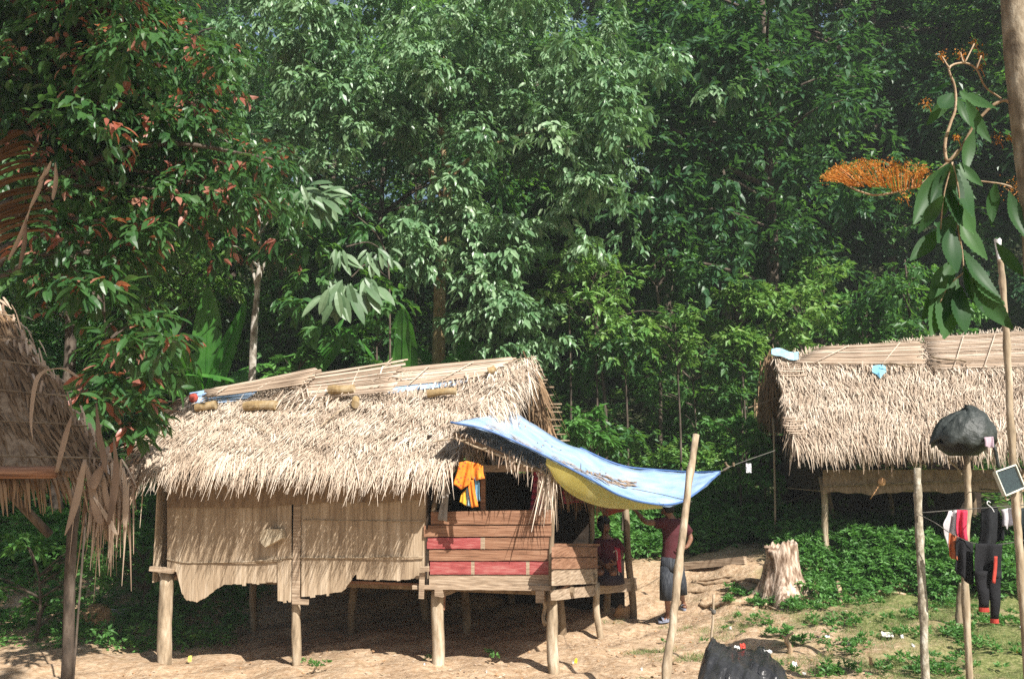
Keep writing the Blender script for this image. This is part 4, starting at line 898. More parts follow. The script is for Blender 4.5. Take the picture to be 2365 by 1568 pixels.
# --- the wood that reads as one mass behind them
rng = np.random.default_rng(77); C_ = []
for i in range(250):
    x = rng.uniform(-26, 26); y = rng.uniform(22, 40); z0 = h(x, y) + rng.uniform(2.5, 8 if y < 29 else 15)
    if abs(x / y - (690 - 1182) / F) < .055 and z0 > .46 * y: continue
    C_.append(ell((x, y, z0), (2.4, 2.0, 1.7), 13, .5, rng, -.5))
for i in range(70):
    x = rng.uniform(-22, 22); y = rng.uniform(27, 36); z0 = CAMZ + y * rng.uniform(.40, .60)
    if abs(x / y - (690 - 1182) / F) < .05: continue
    C_.append(ell((x, y, z0), (2.4, 2.0, 1.7), 13, .5, rng, -.5))
C_ = np.concatenate(C_)
a = spray(C_, 1.15, 9, 9, .26, .5, .4, .25, rng)
tag(leaves('forest', 'lo', a[0], a[1], a[2], a[3], M['lf_mid'], rnd=a[4]), kind='stuff')
# --- undergrowth on the hillside and banks
def cover(name, n, xr, yr, hr, R, m, ls, dens=None, nsp=7, nl=7, rng=None, kind='lo', droop=.2, up=.5):
    rng = rng or RNG; x = rng.uniform(*xr, n); y = rng.uniform(*yr, n)
    if dens is not None:
        keep = dens(x, y) > rng.random(n); x, y = x[keep], y[keep]
    z = H(x, y) + rng.uniform(*hr, len(x)) * (.6 + .4 * np.sin(x * 1.7) * np.cos(y * 1.3))
    a = spray(np.stack([x, y, z], 1), R, nsp, nl, ls, droop, .4, up, rng)
    a[0][:, 2] = np.maximum(a[0][:, 2], H(a[0][:, 0], a[0][:, 1]) + .01)
    return tag(leaves(name, kind, a[0], a[1], a[2], a[3], m, rnd=a[4]), kind='stuff')
cover('undergrowth', 2600, (-15, 17), (17, 31), (.2, 2.0), .75, M['lf_mid'], .16, rng=np.random.default_rng(1))
cover('bright_undergrowth', 900, (-4.5, 8), (16.5, 23), (.3, 1.7), .6, M['lf_bright'], .15, dens=lambda x, y: (np.sin(x * 1.1 + 1) * np.sin(y * .9) > .0) * 1.0, rng=np.random.default_rng(2))
cover('weeds', 900, (.4, 4.9), (15.0, 18.6), (.05, .75), .34, M['lf_weed'], .10, rng=np.random.default_rng(3))
cover('weeds', 1100, (-9, -.4), (14.2, 18.5), (.05, .7), .38, M['lf_weed'], .11, rng=np.random.default_rng(4))
cover('weeds', 520, (-9, -3.6), (10.9, 14.4), (.02, .25), .26, M['lf_weed'], .07, dens=lambda x, y: ((y > 11.7) * .8), rng=np.random.default_rng(41))
def moundd(x, y): return (ss(11.9, 12.5, y + .25 * np.sin(x * 2.2)) * (x > 3.95 + .12 * np.sin(y * 5)) * (1 - .9 * ss(4.2, 4.6, x) * (y < 12.1)))
cover('weeds', 2300, (3.0, 9), (11.7, 14.6), (.03, .42), .21, M['lf_weed'], .072, dens=moundd, rng=np.random.default_rng(5))
cover('weeds', 700, (4.5, 9), (14.4, 16.4), (.03, .5), .3, M['lf_mid'], .09, rng=np.random.default_rng(6))
# taller weeds clump under the right hut
cover('weeds', 170, (4.75, 5.9), (12.5, 13.4), (.25, .75), .2, M['lf_weed'], .075, rng=np.random.default_rng(7))
# --- shrubs that can be told apart
def shrub(px, py, Yv, Rr, m, ls, lb, n_=14, kind='lo', name='shrub', hgt=None, seed=0, sx=1., droop=.35):
    rng = np.random.default_rng(seed); c = P(px, py, Yv); b = gz(c); cl = [Vector(q) for q in ell(c, (Rr * sx, Rr, Rr * .85), n_, .3, rng)]
    return tree(name, lb, 'shrub', b, [b, b.lerp(c, .5) + Vector((.05, 0, 0)), c], .03, .012, cl, Rr * .45, m, ls=ls, kind=kind, nsp=8, nl=7, limbs=.8, droop=droop, seed=seed)
shrub(1360, 985, 14.6, .42, M['lf_weed'], .13, 'light green plant with hand shaped leaves right behind the tarp', kind='mid', seed=51)
shrub(1430, 1030, 15.2, .4, M['lf_mid'], .14, 'low dark plant between the light green plant and the tarp', seed=52)
shrub(1700, 720, 18, .75, M['lf_bright'], .15, 'sunlit shrub left of the mottled trunk', 22, seed=53)
shrub(1850, 735, 18, .85, M['lf_bright'], .15, 'sunlit yellow green bush right of the mottled trunk', 26, seed=54)
shrub(1710, 800, 17.6, .5, M['lf_bright'], .14, 'rounded olive bush at the foot of the mottled trunk', 14, seed=55)
shrub(1990, 745, 18.5, .8, M['lf_weed'], .17, 'spreading bush just above the right hut ridge', 20, seed=56, sx=1.5)
shrub(1310, 590, 17.4, .6, M['lf_bright'], .13, 'small sunlit sprig cluster above the thicket in the middle of the slope', 12, seed=81)
shrub(1900, 640, 18.6, .6, M['lf_bright'], .14, 'small yellow green bush above the spreading bush, right of the mottled trunk', 12, seed=82)
shrub(1560, 770, 17.0, .7, M['lf_bright'], .12, 'sunlit bush in the dark gap above the blue tarp', 18, seed=83)
shrub(1370, 650, 17.3, .95, M['lf_bright'], .14, 'sunlit yellow green thicket in the middle of the slope', 30, seed=57, sx=1.1)
shrub(1440, 770, 17.2, .7, M['lf_bright'], .13, 'sunlit thicket below the middle one, above the hut corner', 22, seed=58)
shrub(420, 640, 16.6, .85, M['lf_bright'], .14, 'pale sunlit bush above the left banana plant', 26, seed=59, sx=1.3)
shrub(1700, 1010, 15.8, .5, M['lf_weed'], .13, 'bush with pale sprigs left of the thin standing pole', 14, seed=60)
shrub(1600, 880, 18, .9, M['lf_mid'], .13, 'wide green bush above the tarp, left of the right hut', 26, seed=61, sx=1.6)
shrub(1760, 1080, 15.6, .6, M['lf_weed'], .11, 'leafy bush between tarp tip and the right hut', 18, seed=62)
shrub(2180, 740, 17, .7, M['lf_weed'], .14, 'light green fern like bush above the middle of the right ridge', 16, seed=63, sx=1.5)
shrub(870, 800, 15.4, .45, M['lf_mid'], .12, 'small shrub in front of the banana stems', 10, seed=64)
shrub(690, 850, 14.2, .3, M['lf_weed'], .16, 'low fern like plant just above the left ridge mat', 7, seed=65, sx=1.5)
shrub(960, 340, 20, 1.1, M['lf_dark'], .14, 'dark bush mass under the silvery crown', 22, seed=66, sx=1.5)
shrub(330, 1290, 13.2, .55, M['lf_weed'], .09, 'low bluish green bush under the eave gap between the huts', 20, seed=67, sx=1.6)
shrub(90, 1330, 12.2, .6, M['lf_weed'], .10, 'low green bush seen under the dark left hut', 20, seed=68, sx=1.6)

# --- flowering tree at the right edge, close to the camera
YF = 4.6
b = gz(P(2430, 1400, YF)); b.z = 0 - .1
ft = empty('flowering_tree', b, 'close tree at the right edge with orange blossom clusters and long dark ribbed leaves', 'tree')
shade = []
for _ in range(34):
    T_ = P(RNG.uniform(-60, 200), RNG.uniform(640, 1350), RNG.uniform(5.6, 7.0)); shade.append(T_ + SUN * ((8.6 + RNG.uniform(-.6, .6) - T_.z) / SUN.z))
a = spray(np.array([tuple(c) for c in shade]), .45, 10, 8, .2, .5, .4, .2); leaves('crown', 'lo', a[0], a[1], a[2], a[3], M['lf_dark'], ft, rnd=a[4])  # unseen leaf clusters added overhead to shade the left hut
mb = MB(); tp = [b, P(2420, 900, YF), P(2395, 500, YF), P(2366, 250, YF), P(2350, 90, YF), P(2338, -120, YF)]; tp = curve(tp, 6); mb.tube(tp, [.085 - .0006 * i for i in range(len(tp))], 14, wob=.03)
mb.build('trunk', M['bark'], ft, smooth=True)
brs = [[(2385, 420), (2340, 250), (2300, 240), (2250, 290), (2215, 350), (2186, 378), (2132, 422), (2089, 438), (2027, 451), (1985, 442), (1955, 428)], [(2215, 348), (2188, 372), (2183, 330), (2195, 285), (2207, 250), (2205, 200), (2192, 158), (2225, 146), (2255, 160), (2275, 200), (2312, 228)],
       [(2192, 158), (2176, 132)], [(2225, 146), (2218, 122)], [(2228, 146), (2250, 102)], [(2255, 160), (2266, 130)], [(2395, 470), (2330, 430), (2260, 418)], [(2200, 375), (2215, 450), (2212, 520), (2222, 580), (2226, 630)], [(2200, 375), (2180, 450), (2172, 530)], [(2226, 630), (2190, 660), (2170, 700)]]
for i, q in enumerate(brs):
    mb = MB(); cc = curve([P(x, y, YF + .02 * j) for j, (x, y) in enumerate(q)], 5); mb.tube(cc, [max(.004, (.010 if i < 2 else .005) * (1 - .6 * j / len(cc))) for j in range(len(cc))], 6, wob=.08); mb.build('branch', M['root'], ft, smooth=True)
# blossoms
def blossom(pts_px, spread, n_, lab=None):
    pp, dd = [], []; mbt = MB()
    for (bx, by), (tx, ty) in pts_px:
        a = P(bx, by, YF + .1); e = P(tx, ty, YF + .1 + random.uniform(-.13, .13)); mbt.tube(curve([a, a.lerp(e, .5) + Vector((0, 0, .01)), e], 3), .0022, 4)
        for _ in range(n_):
            pp.append(e + Vector([random.gauss(0, spread) for _ in range(3)])); dd.append([random.gauss(0, 1) for _ in range(3)])
    mbt.cm = 0; o = mbt.build('flower_stalks', M['flower'], ft)
    leaves('blossom', 'lo', np.array([tuple(p) for p in pp]), np.array(dd), RNG.normal(size=(len(pp), 3)), RNG.uniform(.006, .016, len(pp)), M['flower'], ft)
fl = []
for i in range(95):
    tx = RNG.uniform(1905, 2150); c = (tx - 2028) / 125; ty = 372 + 60 * c * c * .35 + RNG.uniform(0, 55) * (1 - abs(c) * .6); bx = 1960 + (tx - 1905) * .7; by = 430 + (bx - 1960) * .05 if bx < 2060 else 445 - (bx - 2060) * .18
    fl.append(((bx, by), (tx, ty)))
blossom(fl, .013, 26)
for x, y, s_ in ((2175, 130, .011), (2218, 123, .012), (2249, 100, .011), (2265, 128, .01), (2139, 238, .012), (2251, 263, .01), (2305, 321, .012), (2208, 318, .007), (2088, 455, .014), (2350, 440, .026), (2262, 155, .007), (2330, 318, .007)):
    blossom([((x + 12, y + 22), (x, y))], s_ * 1.3, 50 if s_ < .02 else 150)
# long ribbed leaves
LV = [((2173, 529), (2102, 602), 1), ((2197, 522), (2210, 630), 1), ((2207, 596), (2148, 692), 1), ((2224, 576), (2311, 688), 1), ((2224, 613), (2274, 725), 1), ((2228, 600), (2322, 704), 1), ((2205, 640), (2150, 775), 0), ((2210, 640), (2180, 782), 0), ((2190, 378), (2110, 518), 0), ((2195, 378), (2150, 470), 0), ((2197, 378), (2180, 500), 1), ((2203, 378), (2215, 520), 0),
      ((2210, 380), (2247, 500), 0), ((2215, 375), (2270, 430), 0), ((2205, 440), (2250, 540), 0), ((2180, 450), (2120, 540), 0), ((2215, 500), (2280, 600), 0), ((2212, 500), (2165, 560), 0), ((2230, 230), (2290, 330), 0), ((2205, 215), (2140, 290), 0), ((2200, 215), (2172, 250), 1), ((2212, 225), (2240, 290), 1), ((2215, 210), (2300, 250), 0), ((2195, 190), (2140, 215), 0),
      ((2240, 640), (2340, 760), 0), ((2300, 560), (2370, 640), 0), ((2330, 440), (2380, 560), 0), ((2250, 300), (2230, 400), 0), ((2300, 420), (2290, 520), 0), ((2190, 640), (2130, 740), 0), ((2220, 660), (2230, 770), 0)]
for i, (a, e, lit) in enumerate(LV):
    A_ = P(*a, YF + random.uniform(-.1, .15)); E_ = P(*e, YF + random.uniform(-.2, .1)); d = E_ - A_; Lx = d.length; d.normalize()
    up0 = Vector((random.uniform(-.2, .2), -1, .5 if lit else random.uniform(-.3, .3))); sd = up0.cross(d).normalized(); nn_ = d.cross(sd).normalized(); mb = MB(); rr = [[], [], [], [], []]
    k = 26
    for j in range(k + 1):
        t_ = j / k; w_ = Lx * .155 * (math.sin(min(1, t_ * 2.1 + .02) * math.pi / 2) * (1 - max(0, t_ - .45) ** 1.6 * 2.4)); w_ = max(.001, w_); c = A_ + d * Lx * t_ + nn_ * (-.10 * Lx * math.sin(t_ * 3.1)); rip = .010 * Lx * (1 if j % 2 else -1)
        for q, s_ in enumerate((-1, -.5, 0, .5, 1)): rr[q].append(c + sd * w_ * s_ + nn_ * (abs(s_) * w_ * .35 + (rip if abs(s_) == 1 else rip * .4 if s_ else 0)))
    mb.grid(rr, rnd=random.random()); mb.build('leaf', M['lf_big'], ft, smooth=True)
# --- grass and low weeds in the right foreground
rng = np.random.default_rng(9); n_ = 120000
x = rng.uniform(1.2, 7.5, n_); y = rng.uniform(6.2, 12.6, n_)
nz_ = np.sin(x * 2.1 + y) * np.sin(y * 2.7 - x * .6) + .6 * np.sin(x * 5.3 - y * 3) * np.sin(y * 6.1) + .35 * np.sin(x * 13 + y * 4) * np.sin(y * 15 - x * 3)
k = (nz_ + 1.1 * ss(1.3, 4.0, x - (y - 8) * .12) - .72 > rng.uniform(-.45, .45, n_))
x, y = x[k], y[k]; z = H(x, y) - .005; n_ = len(x)
d = rng.normal(0, .6, (n_, 3)); d[:, 2] = rng.uniform(.5, 1.4, n_)
tag(leaves('grass', 'blade', np.stack([x, y, z], 1), d, rng.normal(size=(n_, 3)), rng.uniform(.022, .075, n_), M['grass']), kind='stuff')
def tufts(name, lst, m, ls, R, seed):
    rng = np.random.default_rng(seed); pts = []
    for px, py, w_, n__ in lst:
        for _ in range(n__):
            g_ = G(px + rng.normal(0, w_), py + rng.normal(0, w_ * .22)); pts.append((g_.x, g_.y, g_.z + rng.uniform(.01, .07)))
    a = spray(np.array(pts), R, 7, 6, ls, -.1, .4, .7, rng)
    a[0][:, 2] = np.maximum(a[0][:, 2], H(a[0][:, 0], a[0][:, 1]) + .005)
    tag(leaves(name, 'lo', a[0], a[1], a[2], a[3], m, rnd=a[4]), kind='stuff')
tufts('ground_weeds', [(1760, 1400, 25, 16), (1860, 1405, 34, 26), (1730, 1380, 18, 9), (1795, 1340, 14, 8), (1700, 1370, 10, 4), (1870, 1345, 16, 9), (1800, 1470, 16, 8), (1850, 1490, 16, 8), (1930, 1350, 20, 9), (2000, 1440, 40, 9), (2110, 1430, 20, 7), (2190, 1400, 35, 18), (2210, 1470, 30, 16), (2300, 1440, 40, 18), (2260, 1500, 40, 10), (2160, 1530, 30, 8), (2330, 1350, 30, 20), (2250, 1340, 25, 14), (2340, 1520, 30, 8), (1900, 1560, 40, 10), (1960, 1500, 50, 12), (2060, 1550, 50, 14), (2200, 1560, 50, 14), (1900, 1440, 30, 9), (2000, 1400, 30, 8), (2100, 1470, 30, 8), (1690, 1395, 14, 5), (1740, 1440, 20, 6)], M['lf_weed'], .045, .09, 71)
tufts('ground_weeds', [(290, 1495, 30, 10), (330, 1500, 25, 6), (735, 1545, 20, 7), (1010, 1532, 8, 5), (1140, 1520, 20, 4), (250, 1480, 40, 6), (690, 1530, 8, 3), (1790, 1545, 20, 4), (1580, 1480, 60, 4)], M['lf_weed'], .03, .06, 72)
# ================================================================== POLES AND POSTS
def pole(name, label, cat, pts, r0, r1, m, n=10, wob=.04, group=None, knots=0):
    mb = MB(); cc = curve(pts, 6); k = len(cc); cc = [p + Vector((random.gauss(0, .06 * r0), random.gauss(0, .06 * r0), 0)) for p in cc]
    mb.tube(cc, [(r0 + (r1 - r0) * i / (k - 1)) * (1.0 + (.24 if knots and i % knots == 0 else 0)) for i in range(k)], n, wob=wob)
    return tag(mb.build(name, m, smooth=True), label, cat, group)
def onG(p, dz=-.1): return Vector((p.x, p.y, h(p.x, p.y) + dz))
t = P(1608, 1003, 8.7); m_ = P(1582, 1180, 8.55); q = P(1538, 1568, 8.2); b = q + (q - P(1552, 1450, 8.3)) * .28; b = onG(b)
pole('pole', 'tall leaning wooden pole in front of the blue tarp', 'pole', [b, q, P(1560, 1380, 8.35), m_, t], .041, .030, M['pole'], wob=.05, knots=7)
pole('pole', 'very thin pole standing left of the right hut', 'pole', [onG(P(1790, 1250, 14.4)), P(1789, 1100, 14.4), P(1786, 965, 14.4)], .018, .014, M['pole'])
q = P(2138, 1568, 8.0); pole('post', 'lichen spotted clothesline post with its top cut off below the right hut eave', 'post', [onG(q), q, P(2128, 1320, 8.05), P(2121, 1180, 8.1), P(2119, 1080, 8.1)], .036, .031, M['pole_grey'], wob=.06, knots=5)
b = onG(P(2228, 1400, 8.8)); pole('post', 'post holding up the black basin behind the hanging clothes', 'post', [b, P(2228, 1300, 8.8), P(2236, 1180, 8.8), P(2232, 1050, 8.8)], .032, .03, M['pole'], wob=.05, knots=4)
g0 = G(2213, 1456); pole('stake', 'short cut stake standing in the weeds below the hanging clothes', 'stake', [g0 + Vector((0, 0, -.08)), P(2216, 1400, g0.y), P(2223, 1346, g0.y)], .042, .040, M['pole'], wob=.05)
b = onG(P(2368, 1500, 7.2)); pole('bamboo_pole', 'tall bamboo pole crossing the right hut thatch with the small dark panel on it', 'pole', [b, P(2360, 1350, 7.2), P(2347, 1180, 7.2), P(2335, 1000, 7.2), P(2326, 800, 7.2), P(2314, 650, 7.2), P(2311, 600, 7.2)], .031, .022, M['pole'], n=12, wob=.02, knots=6)
q = P(1642, 1500, 8.6); pole('stick', 'thin upright stick with the black plastic sheet tied to it', 'stick', [onG(q), q, P(1646, 1440, 8.6), P(1648, 1372, 8.6)], .014, .010, M['pole'], wob=.08)
mb = MB(); a = P(1648, 1412, 8.6); mb.tube([a + Vector((0, 0, -.02)), a, a + Vector((0, 0, .02))], [.016, .024, .015], 8); mb.tube([a, a + Vector((-.03, -.01, .03))], .006, 5); tag(mb.build('knot', M['rope'], smooth=True), 'dark rag knotted round the thin upright stick', 'rag')
# ---- black sheet over a heap
ridge = [(1645, 1470, 8.58), (1656, 1482, 8.55), (1678, 1492, 8.5), (1704, 1500, 8.55), (1735, 1502, 8.6), (1760, 1498, 8.6), (1782, 1520, 8.45), (1800, 1540, 8.35), (1812, 1560, 8.25)]
front = [(1628, 1500, 8.45), (1608, 1580, 8.1), (1632, 1640, 7.8), (1665, 1655, 7.7), (1700, 1660, 7.7), (1740, 1655, 7.7), (1780, 1640, 7.75), (1805, 1600, 8.0), (1815, 1575, 8.15)]
R_ = curve([P(*q) for q in ridge], 5); Fr = curve([P(*q) for q in front], 5); rows = []
for i, (a, b) in enumerate(zip(R_, Fr)):
    r = []
    for j in range(15):
        s = j / 14; p = a.lerp(b, s); p += Vector((0, -.10, .10)) * math.sin(s * math.pi) * math.sin(i / (len(R_) - 1) * math.pi) ** .5
        p += Vector((0, -1, .5)) * (.030 * abs(math.sin(i * .62 + s * 2.6)) ** .6 - .016 * abs(math.sin(i * 1.1 - s * 5)) + .010 * math.sin(i * 2.3 + s * 13)); an_ = math.atan2(p.z - R_[0].z, p.x - R_[0].x + .001); ds_ = (p - R_[0]).length; p += Vector((0, -1, .6)) * (.05 * min(1, ds_ * 2.2) * abs(math.sin(an_ * 9 + .6 * math.sin(an_ * 23))) ** .7); p.z = max(p.z, h(p.x, p.y) + .012); r.append(p)
    rows.append(r)
bk = []
for i, a in enumerate(R_):
    g_ = a + Vector((.05, .42, 0)); g_.z = h(g_.x, g_.y) + .02; bk.append([a, a.lerp(g_, .3) + Vector((0, 0, -.07)), a.lerp(g_, .65) + Vector((0, 0, -.03)), g_])
mb = MB(); mb.grid(rows); mb.grid(bk); o = mb.build('plastic_sheet', M['black_plastic'], smooth=True); s_ = o.modifiers.new('s', 'SOLIDIFY'); s_.thickness = .004
tag(o, 'black plastic sheet draped over a heap and tied to the thin stick', 'plastic sheet')
def bit(name, px, py, w_, h__, c, lab, cat='litter', Yv=None, up=.012, grp='litter scattered on the ground', mt=None):
    g_ = G(px, py) if Yv is None else P(px, py, Yv); w_ *= .55; h__ *= .8; k = g_.y / F; mb = MB(); n = 5; rws = []
    for i in range(n):
        rws.append([g_ + Vector(((j / 4 - .5) * w_ * k * random.uniform(.8, 1.1), (.5 - i / 4) * -w_ * k * .5 + random.uniform(-.006, .006), up + (i / 4) * h__ * k + random.uniform(-.008, .012))) for j in range(n)])
    mb.grid(rws); o = mb.build(name, mt or cloth(name + '_' + str(px), c, rough=.5), smooth=False); s_ = o.modifiers.new('s', 'SOLIDIFY'); s_.thickness = .003
    return tag(o, lab, cat, grp)
W_ = (.6, .6, .58)
for a in ((438, 1530, 15, 15, (.7, .62, .12), 'yellow and white wrapper on the dirt below the left hut post'), (1330, 1534, 11, 12, (.75, .6, .03), 'bright yellow wrapper on the dirt right of the plank porch'), (1324, 1536, 6, 6, W_, 'white scrap touching the bright yellow wrapper'),
          (980, 1541, 9, 7, W_, 'white scrap left of the thick porch post'), (1124, 1560, 6, 7, W_, 'white scrap on the dirt below the porch middle'), (1482, 1553, 8, 8, W_, 'white scrap left of the leaning pole foot'), (1687, 1456, 9, 7, W_, 'white ball of paper right of the thin stick'),
          (1911, 1478, 22, 8, (.55, .66, .70), 'pale bluish wrapper in the grass right of the stub'), (1836, 1542, 20, 9, W_, 'white scrap right of the black plastic sheet'), (1858, 1562, 12, 6, W_, 'small white scrap at the bottom edge right of the black sheet'),
          (2050, 1474, 46, 12, (.62, .58, .52), 'long dirty white cloth scrap in the grass left of the lichen post'), (2084, 1480, 12, 12, W_, 'bright white crumpled paper at the end of the cloth scrap'), (2110, 1497, 12, 8, (.55, .55, .55), 'small grey scrap just left of the lichen post'),
          (2012, 1541, 14, 22, (.42, .27, .13), 'curled dry brown leaf standing in the grass'), (2351, 1516, 11, 8, (.8, .62, .03), 'yellow leaf in the grass at the right edge'), (2361, 1463, 12, 12, W_, 'white scrap at the right edge in the grass'), (1960, 1492, 8, 5, W_, 'tiny white scrap between the bluish wrapper and the cloth scrap')):
    bit('litter', *a)
bit('litter', 1702, 1498, 22, 8, W_, 'white wrapper sticking out behind the black plastic sheet', Yv=8.66, up=.0); bit('litter', 1716, 1502, 20, 12, (.6, .06, .04), 'red wrapper on top of the black plastic sheet', Yv=8.5, up=.02)
bit('litter', 1755, 1508, 18, 16, (.05, .05, .06), 'dark bag end on the heap behind the black sheet', Yv=8.75, up=0); bit('litter', 1774, 1514, 34, 5, W_, 'white strip lying along the right edge of the black sheet', Yv=8.42, up=.03)
# ---- stump with its roots
g0 = G(1806, 1378); st = empty('tree_stump', g0, 'weathered pale tree stump with spreading roots on the dirt rise', 'stump')
Rt = .19; Ht = .70; mb = MB(); rws = []; nt_ = 48
for i in range(22):
    z = i / 21; row = []
    for j in range(nt_):
        th = 2 * math.pi * j / nt_; fl = (1 - z) ** 2.6
        lob = .5 + .5 * math.cos(4 * th + 1.1 + .4 * math.sin(th)); lob2 = .5 + .5 * math.cos(7 * th + .4)
        r = Rt * (1 + .22 * (1 - z)) + fl * (.12 + .20 * lob ** 2 + .05 * lob2) + .010 * math.sin(9 * th + 3 * z + math.sin(2 * th)) + .007 * math.sin(21 * th + 5 * math.sin(th + z * 3)) + .008 * math.sin(z * 9 + 3 * th)
        if math.cos(th - math.pi) > .72 and z > .86: r *= 1.12
        top = Ht + .03 * math.sin(3 * th) + .018 * math.sin(17 * th) - (.07 if math.cos(th - math.pi) > .5 else 0)
        lean = Vector((.03 * z, 0, 0)); row.append(g0 + lean + Vector((math.cos(th) * r, math.sin(th) * r, -.15 + (top + .15) * z)))
    rws.append(row)
inn = [[g0 + (p - g0) * Vector((1, 1, 1)) * 1 for p in rws[-1]]]
c_ = g0 + Vector((.03, 0, Ht))
for s_, dz in ((.93, -.005), (.80, -.06), (.45, -.10), (.05, -.12)): rws.append([Vector((c_.x + (p.x - c_.x) * s_, c_.y + (p.y - c_.y) * s_, p.z + dz)) for p in inn[0]])
mb.grid(rws, closed=True); mb.build('stump_body', M['stump'], st, smooth=True)
def groot(lst, r, parent=None, name='root', m='root', sink=.35):
    cc = curve([G(x, y) + Vector((0, 0, r * (1 - sink))) for x, y in lst], 6); k = len(cc); mb = MB(); cc = [p + Vector((random.gauss(0, r * .3), random.gauss(0, r * .3), random.gauss(0, r * .15))) for p in cc]
    for p in cc: p.z = h(p.x, p.y) + r * .35
    mb.tube(cc, [max(.006, r * (1 - .75 * i / (k - 1))) for i in range(k)], 8, wob=.15); return mb.build(name, M[m], parent, smooth=True)
for lst, r in (([(1780, 1372), (1745, 1385), (1700, 1398), (1650, 1404), (1608, 1402)], .07), ([(1776, 1366), (1730, 1366), (1680, 1370), (1620, 1368), (1590, 1372)], .045), ([(1790, 1362), (1750, 1345), (1700, 1342), (1650, 1350), (1600, 1352)], .045), ([(1840, 1378), (1870, 1386), (1900, 1392), (1920, 1398)], .05), ([(1795, 1385), (1770, 1400), (1735, 1412), (1700, 1425)], .05),
               ([(1600, 1345), (1625, 1341), (1690, 1338), (1740, 1330)], .028), ([(1620, 1392), (1660, 1376), (1700, 1372), (1750, 1362)], .03), ([(1810, 1388), (1830, 1398), (1860, 1402)], .03), ([(1855, 1372), (1900, 1360), (1960, 1350)], .03)): groot(lst, r, st)
mb = MB(); a = P(1770, 1262, g0.y - .1); mb.bar(a, a + Vector((.05, .1, -.02)), .03, .06); mb.build('bark_splinter', M['stump'], st)
for lst, r, lb in (([(1880, 1358), (1888, 1380), (1892, 1402)], .03, 'gnarled root knee in the weeds right of the stump'), ([(1940, 1362), (1950, 1378), (1942, 1396)], .028, 'second gnarled root knee further right of the stump')):
    c3 = [G(x, y) for x, y in lst]; mb = MB(); a, b_, c = c3; a = a + Vector((0, .1, .0)); mb.tube(curve([a, a.lerp(c, .4) + Vector((.0, 0, .13)), c + Vector((.02, 0, -.02))], 6), [.045 - .002 * i for i in range(13)], 8, wob=.2); tag(mb.build('root', M['root'], smooth=True), lb, 'root')
g1 = G(1822, 1515); mb = MB(); mb.tube(curve([g1 + Vector((0, 0, -.05)), P(1824, 1495, g1.y), P(1815, 1475, g1.y), P(1832, 1460, g1.y)], 5), [.035 - .0015 * i for i in range(16)], 8, wob=.2); mb.tube([P(1820, 1480, g1.y), P(1806, 1466, g1.y)], .014, 6); tag(mb.build('woody_stub', M['root'], smooth=True), 'small forked woody stub in the weeds right of the black sheet', 'stub')
# timber and logs on the ground
a = G(1574, 1318) + Vector((0, 0, .07)); b_ = G(1722, 1302) + Vector((0, 0, .06)); mb = MB(); mb.bar(a, b_, .10, .12, jit=.008); tag(mb.build('timber', M['plank']), 'squared timber lying on the dirt behind the man and the leaning pole', 'timber')
a = G(2057, 1362) + Vector((0, 0, .04)); b_ = G(2120, 1364) + Vector((0, 0, .04)); mb = MB(); mb.tube(wob_path(a, b_, 6, .01), .05, 10, wob=.1); tag(mb.build('log', M['root']), 'short fat log lying before the weeds left of the lichen post', 'log')
for (a, b_), r, lb in ((((1975, 1362), (2092, 1380)), .018, 'long branch on the dirt left of the fat log'), (((1925, 1338), (1975, 1345)), .012, 'pale branch at the edge of the weeds right of the stump'), (((1556, 1537), (1578, 1533)), .014, 'pale stick on the dirt right of the leaning pole foot'), (((1508, 1541), (1530, 1539)), .010, 'stick on the dirt left of the leaning pole foot'), (((1760, 1400), (1800, 1412)), .010, 'thin stick in the weeds in front of the stump'), (((1905, 1436), (2040, 1426)), .008, 'thin twig lying across the dirt in the right foreground')):
    p0 = G(*a) + Vector((0, 0, r)); p1 = G(*b_) + Vector((0, 0, r)); mb = MB(); mb.tube(wob_path(p0, p1, 7, .012), [r * random.uniform(.8, 1.15) for _ in range(7)], 7); tag(mb.build('stick', M['root'], smooth=True), lb, 'stick')
g1 = G(1440, 1424); mb = MB(); rw = []
for z, r in ((-.1, .13), (0, .13), (.11, .10), (.15, .08), (.12, .05), (.03, .045)): rw.append([g1 + Vector((math.cos(t_ * .5236) * r * 1.1, (math.sin(t_ * .5236)) * r - .6 * z, z + .02 * math.sin(t_ * 2))) for t_ in range(12)])
mb.grid(rw, closed=True); tag(mb.build('clay_lump', M['soil_clod'], smooth=True), 'hollow clay lump on the dirt at the foot of the farthest platform post', 'lump')
g1 = G(282, 1425); mb = MB(); mb.loft([(g1 + Vector((0, 0, z)), Vector((r, 0, 0)), Vector((0, r, 0))) for z, r in ((0, .10), (.01, .13), (.13, .17), (.135, .178), (.12, .165), (.02, .12))], 20); tag(mb.build('basin', cloth('grey_plastic', (.34, .36, .38), rough=.4), smooth=True), 'grey plastic basin on the ground left of the long hut', 'basin')
g1 = G(225, 1430); mb = MB(); rw = []
for i, (z, r) in enumerate(((-.05, .25), (.05, .24), (.13, .18), (.19, .09), (.20, .01))): rw.append([g1 + Vector((math.cos(t_ * .449) * r * (1.2 + .15 * math.sin(t_ * 3)), math.sin(t_ * .449) * r, z + .01 * math.sin(t_ * 5))) for t_ in range(14)])
mb.grid(rw, closed=True); tag(mb.build('stone', M['soil_clod'], smooth=True), 'rounded brown stone beside the grey basin', 'stone')
